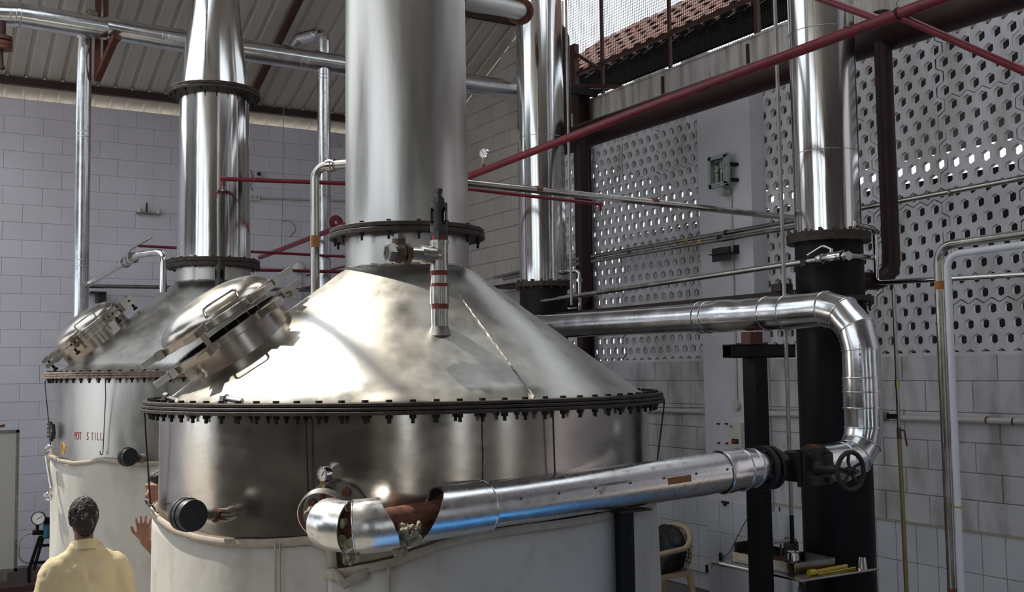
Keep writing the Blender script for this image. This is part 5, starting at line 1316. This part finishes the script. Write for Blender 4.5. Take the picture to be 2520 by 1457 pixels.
q0 = onx(1896, 1262, 7.50); tag(B().bbox((7.44, q0.y-.06, 0), (7.54, q0.y+.02, q0.z)).build('cable_duct', 'pvc_white', None, 0), 'white vertical cable duct beside the pier edge', 'duct')

# ================================================================== TABLE, TRAY AND GLASSWARE
tz_ = 1.0; tb_ = thing('steel_table', 'stainless steel side table fixed to the black condenser base', 'table', (5.45, 5.45, 0))
poly = [(5.22, 5.09), (5.95, 5.09), (5.95, 5.19), (5.80, 5.25), (5.71, 5.40), (5.70, 5.88), (5.22, 5.88)]
B().prism(poly, .012, Matrix.Translation((0, 0, tz_-.012))).build('table_top', 'steel_pipe', tb_, 0)
B().tube([Vector((5.22, 5.88, tz_-.006)), Vector((5.22, 5.09, tz_-.006)), Vector((5.95, 5.09, tz_-.006))], .009, 10).build('rolled_edge', 'steel_polish', tb_, 50)
B().bar((5.32, 5.20, tz_-.03), (5.62, 5.40, .62), .03, .012).build('brace', 'steel_dull', tb_, 0)
k = B(); k.cyl((5.42, 5.30, .0), (5.42, 5.30, tz_-.01), .014, seg=12); k.cyl((5.42, 5.30, .80), (5.42, 5.30, .90), .02, seg=12); k.build('leg', 'steel_dull', tb_, 40)
tr = thing('tray', 'deep square steel tray standing on the side table', 'tray', (5.45, 5.48, tz_))
x0_, x1_, y0_, y1_ = 5.30, 5.70, 5.24, 5.84
B().bbox((x0_, y0_, tz_+.002), (x1_, y1_, tz_+.006)).build('tray_bottom', 'steel_dull', tr, 0)
for p0_, p1_ in (((x0_, y0_, tz_), (x0_+.004, y1_, tz_+.075)), ((x1_-.004, y0_, tz_), (x1_, y1_, tz_+.075)), ((x0_, y0_, tz_), (x1_, y0_+.004, tz_+.075)), ((x0_, y1_-.004, tz_), (x1_, y1_, tz_+.075))): B().bbox(p0_, p1_).build('tray_wall', 'steel_pipe', tr, 0)
B().bbox((x0_+.02, y1_-.03, tz_+.06), (x1_-.02, y1_-.006, tz_+.14)).build('tray_back', 'cast_black', tr, 0)
jg = thing('steel_jug', 'small steel measuring jug in the tray', 'jug', (5.42, 5.36, tz_+.006))
B().lathe([(.001, 0), (.052, 0), (.050, .05), (.043, .10), (.040, .115), (.044, .122), (.041, .121), (.037, .113), (.046, .05), (.047, .01), (.001, .01)], (5.42, 5.36, tz_+.006), ZUP, 28).build('jug_body', 'steel_polish', jg, 40)
B().add([(5.435, 5.325, tz_+.128), (5.455, 5.345, tz_+.128), (5.465, 5.315, tz_+.13), (5.45, 5.335, tz_+.09)], [(0, 2, 3), (2, 1, 3), (0, 1, 2)]).build('jug_spout', 'steel_polish', jg, 0)
rk = thing('hydrometer_rack', 'dark steel rack holding thin glass tubes at the back of the tray', 'rack', (5.5, 5.55, tz_+.006))
for x_, m_ in ((5.34, 'cast_black'), (5.66, 'steel_dull')):
    pl_ = [(-.07, 0), (.07, 0), (.07, .13), (.05, .16), (-.05, .16), (-.07, .13)]
    B().prism(pl_, .008, mfrom((0, 1, 0), (0, 0, 1), (1, 0, 0), (x_, 5.62, tz_+.006))).build('end_plate', m_, rk, 0)
B().bbox((5.345, 5.58, tz_+.145), (5.665, 5.66, tz_+.150)).build('top_shelf', 'steel_pipe', rk, 0)
B().bbox((5.345, 5.58, tz_+.03), (5.665, 5.66, tz_+.036)).build('low_shelf', 'rust', rk, 0)
for x_, h_, lb in ((5.475, .30, 'short thin glass hydrometer standing in the rack'), (5.565, .34, 'tall thin glass hydrometer with dark tip in the rack')):
    t = thing('hydrometer', lb, 'hydrometer', (x_, 5.62, tz_+.04)); B().cyl((x_, 5.62, tz_+.038), (x_, 5.62, tz_+.04+h_-.02), .0045, seg=10).build('glass_tube', 'dial_white', t, 40); B().cyl((x_, 5.62, tz_+.02+h_), (x_, 5.62, tz_+.05+h_), .005, seg=10).build('tip', 'ink_black', t, 40); B().cyl((x_, 5.62, tz_+.038), (x_, 5.62, tz_+.13), .009, seg=10).build('bulb', 'steel_pipe', t, 40)
B().bbox((0, 0, 0), (0.001, 0.001, 0.001))
cu_ = thing('steel_cup', 'upturned steel cup at the right end of the table', 'cup', (5.86, 5.15, tz_)); B().lathe([(.001, .075), (.024, .075), (.026, .072), (.034, .004), (.036, 0), (.032, 0)], (5.86, 5.15, tz_), ZUP, 24).build('cup_wall', 'steel_polish', cu_, 35)
ys_ = thing('yellow_rod', 'yellow capped rod lying along the front of the table', 'rod', (5.55, 5.17, tz_)); k = B(); k.cyl((5.36, 5.165, tz_+.02), (5.42, 5.168, tz_+.02), .020, seg=18); k.build('cap', 'yellow', ys_, 40)
B().cyl((5.42, 5.168, tz_+.017), (5.76, 5.20, tz_+.017), .015, seg=14).build('tube', 'tape_yellow', ys_, 40); B().cyl((5.43, 5.150, tz_+.006), (5.82, 5.175, tz_+.006), .005, seg=8).build('wand', 'yellow', ys_, 40)

# ================================================================== PLASTIC CHAIR WITH JACKET
ch = thing('plastic_chair', 'beige plastic armchair with a perforated back by the tiled wall', 'chair', (6.62, 8.35, 0))
def cw(f, s, z): return Vector((6.62-f, 8.35-s, z))      # f forward (to -x), s to the camera side
for s in (-1, 1):
    B().tube([cw(.23, s*.255, .62), cw(.25, s*.262, .40), cw(.27, s*.275, .0)], [.030, .034, .026], 10).build('leg', 'chair_plastic', ch, 60)
    B().tube([cw(-.20, s*.22, .42), cw(-.24, s*.23, .2), cw(-.29, s*.245, .0)], [.034, .030, .024], 10).build('leg', 'chair_plastic', ch, 60)
    B().tube(fillet([cw(.26, s*.25, .615), cw(.10, s*.275, .635), cw(-.10, s*.285, .655)], .1, 4), .026, 10).build('armrest', 'chair_plastic', ch, 60)
hp_ = []
for i in range(25):
    q = PI*i/24; hp_.append(cw(-.10-.17*math.sin(q)**.7, .285*math.cos(q), .655+.175*math.sin(q)))
B().tube(hp_, .028, 10).build('back_hoop', 'chair_plastic', ch, 60)
pn = B(); nu, nv = 12, 7
for i in range(nu):
    for_s = -.235+.47*i/(nu-1); q = math.acos(max(-1, min(1, for_s/.285)))
    zt_ = .655+.165*math.sin(q); pn.tube([cw(-.20, for_s*.85, .43), cw(-.24, for_s*.93, .55), cw(-.10-.165*math.sin(q)**.7, for_s, zt_)], .0085, 6)
for j in range(nv):
    z = .50+.04*j; hw = .245 if z < .66 else .285*math.sqrt(max(0, 1-((z-.655)/.175)**2))*.9
    pn.tube([cw(-.215-.05*(1-(s_/hw)**2)-(z-.5)*.08, s_, z) for s_ in [-hw+2*hw*k_/8 for k_ in range(9)]], .008, 6)
pn.build('back_lattice', 'chair_plastic', ch, 60)
seat = B(); n = 8
for i in range(n+1):
    pass
vs = [cw(.27-.5*i/n, s, .43-.02*math.sin(PI*i/n)) for i in range(n+1) for s in (-.25, .25)]
seat.add(vs+[v-ZUP*.02 for v in vs], [(2*i, 2*i+1, 2*i+3, 2*i+2) for i in range(n)]+[(2*n+2+2*i, 2*n+2+2*i+2, 2*n+2+2*i+3, 2*n+2+2*i+1) for i in range(n)]+[(0, 2*n+2, 2*n+3, 1)])
seat.bar(cw(.27, -.25, .40), cw(.27, .25, .40), .02, .06); seat.bar(cw(.25, .25, .40), cw(-.22, .23, .40), .02, .05); seat.build('seat', 'chair_plastic', ch, 40)

def blob(name, m, balls, parent=None, voxel=.012, smooth=6, disp=0):
    """one continuous surface grown from tapered capsules"""
    b = B()
    for it in balls:
        if it[0] == 'c':
            _, p0, p1, r0, r1 = it; p0, p1 = Vector(p0), Vector(p1); n = 5
            L = max((p1-p0).length, 1e-4); n = max(3, int(L/(min(r0, r1)*.5)))
            n = min(n, 40); b.tube([p0.lerp(p1, k_/n) for k_ in range(n+1)], [r0+(r1-r0)*k_/n for k_ in range(n+1)], 14)
            b.ball(p0, r0*.995, 12, 8); b.ball(p1, r1*.995, 12, 8)
        else:
            _, p, r, sc, ro = it; b.ball(p, r, 18, 14, sc, ro)
    o = b.build(name, m, parent, 0)
    rm = o.modifiers.new('remesh', 'REMESH'); rm.mode = 'VOXEL'; rm.voxel_size = voxel; rm.use_smooth_shade = True
    sm = o.modifiers.new('smooth', 'SMOOTH'); sm.factor = .5; sm.iterations = smooth
    if disp:
        tx_ = bpy.data.textures.new(name, 'CLOUDS'); tx_.noise_scale = disp[1]; dm = o.modifiers.new('ripple', 'DISPLACE'); dm.texture = tx_; dm.strength = disp[0]; dm.mid_level = .5
    return o
jk = blob('black_jacket', 'jacket_black', [('b', cw(-.15, .03, .62), .23, (.42, .98, .95), None), ('b', cw(-.17, -.06, .74), .13, (.5, 1.1, .8), None), ('b', cw(-.04, -.03, .50), .22, (.9, 1.0, .55), None), ('b', cw(.08, .02, .47), .18, (.9, 1.15, .35), None), ('c', cw(-.05, .18, .62), cw(.10, .16, .46), .07, .06)], None, .013, 5, (.05, .12))
tag(jk, 'black jacket heaped on the beige plastic chair', 'jacket')

# ================================================================== PEOPLE
def basis2(face):
    f = Vector((face[0], face[1], 0)).normalized(); r = Vector((f.y, -f.x, 0)); return f, r
# --- the man with his back to the camera
mp_ = Vector((1.105, 6.88, 0)); f, r = basis2((-.05, 1.0))
def mw(fw, rt, z): return mp_+f*fw+r*rt+ZUP*z
man = thing('person', 'grey haired man in a cream shirt seen from behind beside the near still', 'person', mp_)
hz = 1.555
Rm = Matrix((r, f, ZUP)).transposed()
body = [('c', mw(0, 0, .92), mw(.0, 0, 1.10), .135, .135), ('c', mw(0, -.06, 1.05), mw(.01, -.06, 1.22), .105, .09), ('c', mw(0, .06, 1.05), mw(.01, .06, 1.22), .105, .09), ('c', mw(.0, -.15, 1.255), mw(.0, .15, 1.255), .050, .050), ('c', mw(.0, 0, 1.25), mw(.03, -.005, 1.47), .060, .054),
    ('c', mw(.0, -.165, 1.245), mw(-.01, -.235, 1.00), .048, .042), ('c', mw(-.01, -.235, 1.00), mw(.10, -.235, .80), .040, .033), ('c', mw(.0, .165, 1.245), mw(-.02, .235, 1.00), .048, .042), ('c', mw(-.02, .235, 1.00), mw(.06, .245, .78), .040, .033),
    ('b', mw(.035, -.012, hz), .084, (.84, 1.06, 1.22), Rm), ('b', mw(.055, -.015, hz-.06), .060, (.85, .95, 1.0), Rm), ('b', mw(.122, -.018, hz-.02), .02, (.7, 1.0, 1.2), Rm),
    ('b', mw(.030, -.082, hz-.020), .030, (.35, .75, 1.1), Rm), ('b', mw(.030, .060, hz-.020), .030, (.35, .75, 1.1), Rm),
    ('c', mw(0, -.09, .92), mw(.01, -.10, .50), .085, .060), ('c', mw(.01, -.10, .50), mw(-.01, -.10, .08), .058, .042), ('c', mw(0, .09, .92), mw(.01, .10, .50), .085, .060), ('c', mw(.01, .10, .50), mw(-.01, .10, .08), .058, .042), ('c', mw(-.03, -.10, .045), mw(.17, -.11, .035), .045, .032), ('c', mw(-.03, .10, .045), mw(.17, .11, .035), .045, .032)]
for s in (-1, 1):      # hands with five fingers
    wb_ = mw(.10 if s < 0 else .06, s*.240, .79)
    body += [('c', wb_, wb_+Vector((0, 0, -.085)), .030, .034)]
    for k_, ln in enumerate((.070, .080, .075, .060)):
        p = wb_+f*(-.030+.020*k_)-ZUP*.095; body.append(('c', p, p-ZUP*ln+f*.015, .0095, .008))
    p = wb_+f*.03-ZUP*.03; body.append(('c', p, p+f*.030-ZUP*.045, .011, .009))
hb_ = blob('body', 'skin', body, man, .009, 5)
sh = blob('shirt', 'shirt', [('c', mw(-.005, 0, .78), mw(-.005, 0, 1.05), .175, .172), ('c', mw(-.012, -.085, .82), mw(-.010, -.075, 1.225), .148, .112), ('c', mw(-.012, .085, .82), mw(-.010, .075, 1.225), .148, .112), ('c', mw(-.01, -.165, 1.250), mw(-.01, .165, 1.250), .082, .082),
    ('c', mw(-.012, -.10, 1.295), mw(-.012, .10, 1.295), .070, .070), ('c', mw(-.006, -.045, 1.345), mw(-.006, .045, 1.345), .068, .068), ('c', mw(-.005, -.178, 1.235), mw(-.012, -.245, .98), .086, .072), ('c', mw(-.012, -.245, .98), mw(.085, -.240, .83), .068, .058), ('c', mw(-.005, .178, 1.235), mw(-.022, .245, .98), .086, .072), ('c', mw(-.022, .245, .98), mw(.05, .250, .82), .068, .058)], man, .010, 8, (.020, .085))
n = 28; cv = []
for k_ in range(n):
    q = 2*PI*k_/n; hcol = .5-.5*math.cos(q-0)   # higher at the nape
    e = r*math.sin(q)*.078-f*math.cos(q)*.078
    bz = 1.375-.03*hcol; tz2 = 1.432-.05*hcol
    cv += [mw(.012, -.003, 0)+e*1.22+ZUP*bz, mw(.015, -.003, 0)+e*1.02+ZUP*tz2, mw(.015, -.003, 0)+e*.90+ZUP*(tz2-.006), mw(.015, -.003, 0)+e*.92+ZUP*bz]
B().add(cv, [(4*k_+j, 4*((k_+1) % n)+j, 4*((k_+1) % n)+j+1, 4*k_+j+1) for k_ in range(n) for j in range(3)]).build('collar', 'shirt', man, 60)
hair = [('b', mw(.018, -.010, hz+.020), .090, (.88, 1.05, 1.10), Rm), ('b', mw(-.010, -.008, hz-.02), .078, (.92, .95, 1.15), Rm), ('b', mw(-.026, -.005, hz-.075), .052, (1.0, .7, .8), Rm), ('b', mw(.025, -.01, hz+.055), .070, (.92, 1.05, .75), Rm)]
random.seed(3)
for k_ in range(260):
    q = random.uniform(0, 2*PI); w_ = random.uniform(-.55, 1); d = Vector((math.cos(q)*math.sqrt(1-w_*w_), math.sin(q)*math.sqrt(1-w_*w_), w_))
    if d.y > .45 and d.z < .25: continue
    c_ = mw(.012, -.010, hz+.010)+r*d.x*.080+f*d.y*.094+ZUP*d.z*.100
    dn = -ZUP+d*d.z*.9+r*random.uniform(-.3, .3); hair.append(('c', c_-dn.normalized()*.012, c_+dn.normalized()*.018, .0065, .0045))
blob('hair', 'hair', hair, man, .0045, 1, (.006, .010))
tr_ = blob('trousers', 'trousers', [('c', mw(0, -.05, .95), mw(0, .05, .95), .165, .165), ('c', mw(0, -.09, .90), mw(.01, -.10, .50), .105, .082), ('c', mw(.01, -.10, .50), mw(-.01, -.10, .09), .080, .070), ('c', mw(0, .09, .90), mw(.01, .10, .50), .105, .082), ('c', mw(.01, .10, .50), mw(-.01, .10, .09), .080, .070)], man, .014, 4)

# --- the person half hidden behind the near still, one hand raised
p2 = at(452, 1210, 7.0); pp = Vector((p2.x, p2.y, 0)); f2, r2_ = basis2((-.86, .30)); fh, rh = basis2((-.84, -.54))
hp2 = at(399, 1204, 6.92); hz2 = hp2.z
lean = Vector((hp2.x-pp.x, hp2.y-pp.y, 0))
def pw(fw, rt, z):
    k = max(0, (z-1.15)/(hz2-1.15))**2; return pp+lean*k+f2*fw+r2_*rt+ZUP*z
def hw_(fw, rt, z): return Vector((hp2.x, hp2.y, 0))+fh*fw+rh*rt+ZUP*z
per = thing('person', 'dark haired person peering from behind the near still with one hand raised', 'person', pp)
R2m = Matrix((rh, fh, ZUP)).transposed(); hd_ = .115
shz = hz2-.265
hand_tip = at(350, 1262, 6.62); wrist = at(356, 1332, 6.66); elbow = at(402, 1375, 6.86)
sho = pw(.02, -.17 if (pw(0, -.17, 0)-Vector((elbow.x, elbow.y, 0))).length < (pw(0, .17, 0)-Vector((elbow.x, elbow.y, 0))).length else .17, shz)
sgn = 1 if (sho-pp).dot(r2_) > 0 else -1
bl = [('c', pw(0, 0, .95), pw(0, 0, 1.15), .14, .145), ('c', pw(0, -.07, 1.10), pw(.0, -.07, shz-.02), .12, .10), ('c', pw(0, .07, 1.10), pw(.0, .07, shz-.02), .12, .10), ('c', pw(0, -.16, shz), pw(0, .16, shz), .055, .055), ('c', pw(0, 0, shz), pw(.02, 0, hz2-.08), .055, .05),
    ('b', hw_(.02, 0, hz2), .090, (.84, 1.06, 1.25), R2m), ('b', hw_(.045, 0, hz2-.068), .060, (.85, .95, 1.0), R2m), ('c', hw_(.105, 0, hz2+.005), hw_(.128, 0, hz2-.030), .012, .017), ('c', hw_(.098, -.022, hz2-.066), hw_(.098, .022, hz2-.066), .010, .010), ('c', hw_(.090, -.05, hz2+.03), hw_(.105, -.015, hz2+.034), .012, .012), ('c', hw_(.105, .015, hz2+.034), hw_(.090, .05, hz2+.03), .012, .012),
    ('b', hw_(.015, -.078, hz2-.01), .030, (.35, .75, 1.1), R2m), ('b', hw_(.015, .078, hz2-.01), .030, (.35, .75, 1.1), R2m),
    ('c', sho, elbow, .052, .043), ('c', elbow, wrist, .042, .029), ('c', pw(0, -sgn*.18, shz), pw(.02, -sgn*.25, shz-.28), .052, .042), ('c', pw(.02, -sgn*.25, shz-.28), pw(.12, -sgn*.22, shz-.50), .042, .03),
    ('c', pw(0, -.09, .95), pw(.0, -.10, .50), .085, .060), ('c', pw(.0, -.10, .50), pw(-.01, -.10, .08), .058, .042), ('c', pw(0, .09, .95), pw(.0, .10, .50), .085, .060), ('c', pw(.0, .10, .50), pw(-.01, .10, .08), .058, .042), ('c', pw(-.03, -.10, .045), pw(.17, -.11, .035), .045, .032), ('c', pw(-.03, .10, .045), pw(.17, .11, .035), .045, .032)]
hd = (hand_tip-wrist).normalized(); hs_ = (CR-hd*CR.dot(hd)).normalized(); hn = hd.cross(hs_)
pk = wrist+hd*.085
bl += [('c', wrist, wrist+hd*.03, .028, .030)]
for k_ in range(4): 
    o_ = -.030+.020*k_; bl.append(('c', wrist+hd*.02+hs_*o_*.7, pk+hs_*o_, .017, .0155))
for k_, ln in enumerate((.062, .078, .080, .066)):
    o_ = -.031+.0205*k_; a_ = pk+hs_*o_; k2 = a_+hd*ln*.55+hs_*o_*.35+hn*.004; t2 = k2+hd*ln*.45+hs_*o_*.2+hn*.012
    bl += [('c', a_, k2, .0098, .0090), ('c', k2, t2, .0090, .0075)]
th0 = wrist+hd*.03-hs_*.032; bl += [('c', th0, th0+hd*.035-hs_*.034, .0135, .0115), ('c', th0+hd*.035-hs_*.034, th0+hd*.068-hs_*.044, .011, .009)]
blob('body', 'skin_light', bl, per, .006, 3)
blob('hair', 'hair_black', [('b', hw_(.0, 0, hz2+.035), .100, (.90, 1.04, 1.0), R2m), ('b', hw_(-.025, 0, hz2+.0), .094, (.92, .90, 1.15), R2m), ('b', hw_(.05, 0, hz2+.085), .055, (1.1, .9, .6), R2m)], per, .007, 3, (.008, .015))
for s in (-1, 1): B().ball(hw_(.092, s*.032, hz2+.012), .011, 10, 8).build('eye', 'eye_white', per, 60); B().ball(hw_(.1012, s*.032, hz2+.012), .0045, 8, 6).build('iris', 'ink_black', per, 60)
blob('shirt', 'shirt_grey', [('c', pw(0, 0, .85), pw(0, 0, 1.12), .165, .16), ('c', pw(0, -.08, .95), pw(.0, -.08, shz-.03), .14, .118), ('c', pw(0, .08, .95), pw(.0, .08, shz-.03), .14, .118), ('c', pw(0, -.17, shz), pw(0, .17, shz), .07, .07), ('c', sho, sho.lerp(elbow, .55), .070, .064), ('c', pw(0, -sgn*.18, shz), pw(.02, -sgn*.25, shz-.24), .070, .06)], per, .013, 4)
blob('trousers', 'trousers', [('c', pw(0, -.05, .95), pw(0, .05, .95), .155, .155), ('c', pw(0, -.09, .90), pw(.01, -.10, .50), .10, .08), ('c', pw(.01, -.10, .50), pw(-.01, -.10, .09), .078, .068), ('c', pw(0, .09, .90), pw(.01, .10, .50), .10, .08), ('c', pw(.01, .10, .50), pw(-.01, .10, .09), .078, .068)], per, .016, 4)

# ================================================================== LEFT FOREGROUND ODDS AND ENDS
bdY = 13.5
t = thing('display_board', 'pale framed board on a stand at the bottom left corner', 'board', (1.0, bdY, 0))
xr_ = ony(45, 1200, bdY).x; z0_ = ony(40, 1405, bdY).z; z1_ = ony(40, 1058, bdY).z
B().bbox((.35, bdY-.02, z0_), (xr_-.03, bdY+.02, z1_)).build('panel', 'board_face', t, 0)
k = B(); k.bbox((.35, bdY-.03, z1_-.03), (xr_, bdY+.03, z1_)); k.bbox((.35, bdY-.03, z0_), (xr_, bdY+.03, z0_+.035)); k.bbox((xr_-.035, bdY-.03, z0_), (xr_, bdY+.03, z1_)); k.build('frame', 'steel_dull', t, 0)
B().bbox((xr_-.25, bdY-.03, .0), (xr_-.10, bdY+.03, z0_)).build('foot', 'steel_dull', t, 0)
q = ony(5, 1050, bdY); tag(B().bar((q.x-.25, bdY, z1_+.02), (q.x+.03, bdY-.02, z1_+.055), .04, .03).build('wood_stick', 'wood', None, 0), 'brown wooden stick lying on top of the pale board', 'stick')
pl = onz(110, 1440, .10); tag(B().bbox((.2, 13.15, 0), (1.78, 14.4, .07)).build('floor_plinth', 'oxide_plinth', None, 0), 'dark red plinth on the floor under the pressure tester', 'plinth')
# hand pressure tester on a black frame
ty = 13.35; t = thing('pressure_tester', 'black frame hand pump tester with a dial gauge left of the canvas', 'pump', (ony(105, 1400, ty).x, ty, .07))
def tq_(x, y, dy=0): return ony(x, y, ty+dy)
k = B(); k.bar(tq_(72, 1400), tq_(98, 1322), .035, .035); k.bar(tq_(84, 1400), tq_(106, 1322), .03, .03); k.bar(tq_(96, 1322), tq_(134, 1320), .035, .035); k.bar(tq_(92, 1343), tq_(130, 1341), .03, .03); k.bar(tq_(82, 1385), tq_(128, 1382), .03, .03); k.bar(tq_(72, 1400, .3), tq_(98, 1322, .3), .03, .03); k.bar(tq_(140, 1400), tq_(132, 1322), .035, .035); k.bar(tq_(82, 1385), tq_(82, 1385, .3), .03, .03); k.bar(tq_(84, 1400), tq_(84, 1400, .3), .03, .03); k.bbox((tq_(72, 1400).x-.02, ty-.02, .07), (tq_(72, 1400).x+.02, ty+.02, tq_(72, 1400).z+.02)); k.bbox((tq_(140, 1400).x-.02, ty-.02, .07), (tq_(140, 1400).x+.02, ty+.02, tq_(140, 1400).z+.02)); k.build('frame', 'black_paint', t, 0)
k = B(); k.cyl(tq_(114, 1322), tq_(117, 1290), .045, seg=16); k.build('pump_barrel', 'teal', t, 40)
k = B(); k.cyl(tq_(117, 1292), tq_(118, 1278), .040, seg=16); k.cyl(tq_(118, 1278), tq_(119, 1273), .055, seg=16); k.bar(tq_(119, 1280), tq_(132, 1294), .03, .03); k.build('pump_head', 'black_paint', t, 40)
k = B(); k.cyl(tq_(80, 1311), tq_(112, 1310), .028, seg=12); k.cyl(tq_(92, 1311), tq_(92, 1290), .018, seg=12); k.build('manifold', 'black_paint', t, 40)
q = tq_(94, 1276, -.05); g_ = gauge('black rimmed dial gauge on the pressure tester', q, (-.35, -.93, 0), .078, .05, 'black_gauge', True, needle=.6)
tag(B().tube([tq_(80, 1311), tq_(62, 1316), tq_(48, 1330), tq_(46, 1350), tq_(48, 1372), tq_(60, 1384), tq_(82, 1388)], .010, 8).build('tester_hose', 'pale_rod', None, 60), 'thin pale hose looping from the pressure tester', 'hose')
# white ring spanner hung on the wire hook, black clamp above it
def oc(x, y, R_=1.52): return onc(x, y, C2, R_)
t = thing('ring_spanner', 'bright cranked ring spanner hanging at the left edge of the far still', 'spanner', oc(122, 1225))
k = B(); k.tube(fillet([oc(124, 1108), oc(113, 1118), oc(128, 1206), oc(119, 1218)], .03, 4), .017, 10); k.build('shank', 'chrome', t, 60)
for x_, y_, r_ in ((121, 1104, .026), (119, 1222, .032)):
    q = oc(x_, y_); n = 20; e1_ = Vector((CR.x, CR.y, 0)).normalized(); B().tube([q+e1_*math.cos(2*PI*k_/n)*r_+ZUP*math.sin(2*PI*k_/n)*r_ for k_ in range(n)], .012, 8, closed=True).build('ring_end', 'chrome', t, 60)
t = thing('screw_clamp', 'small black clamp hanging on the wire above the spanner', 'clamp', oc(126, 1085, 1.50))
k = B(); k.cyl(oc(124, 1038, 1.50), oc(126, 1086, 1.50), .018, seg=8); k.bar(oc(129, 1046, 1.50), oc(131, 1066, 1.50), .03, .05); k.bar(oc(131, 1060, 1.50), oc(128, 1078, 1.50), .04, .045); k.build('clamp_body', 'black_gauge', t, 30)
for py in (1044, 1054, 1064, 1074): B().cyl(oc(123, py, 1.50)-ZUP*.01, oc(123, py, 1.50)+ZUP*.01, .026, seg=10).build('thread_ring', 'black_gauge', t, 30)
# added blue sheet, out of frame, to throw blue reflections onto the lower pipe
k = B(); n = 14; vs = []
for i in range(n+1):
    for j in range(n+1):
        vs.append((2.0+3.0*i/n+.04*math.sin(j*1.3), 1.3+2.7*j/n+.05*math.sin(i*1.1), .012+.012*(1+math.sin(i*1.7+j*2.3))))
k.add(vs, [(i*(n+1)+j, (i+1)*(n+1)+j, (i+1)*(n+1)+j+1, i*(n+1)+j+1) for i in range(n) for j in range(n)])
mat('bounce_blue', (.06, .26, .62), .6, 0, var=.2, scale=4)
o = k.build('blue_bounce_sheet', 'bounce_blue', None, 70); q = o.modifiers.new('thick', 'SOLIDIFY'); q.thickness = .004
tag(o, 'added blue sheet on the floor below the frame, tinting the lower pipe', 'sheet')
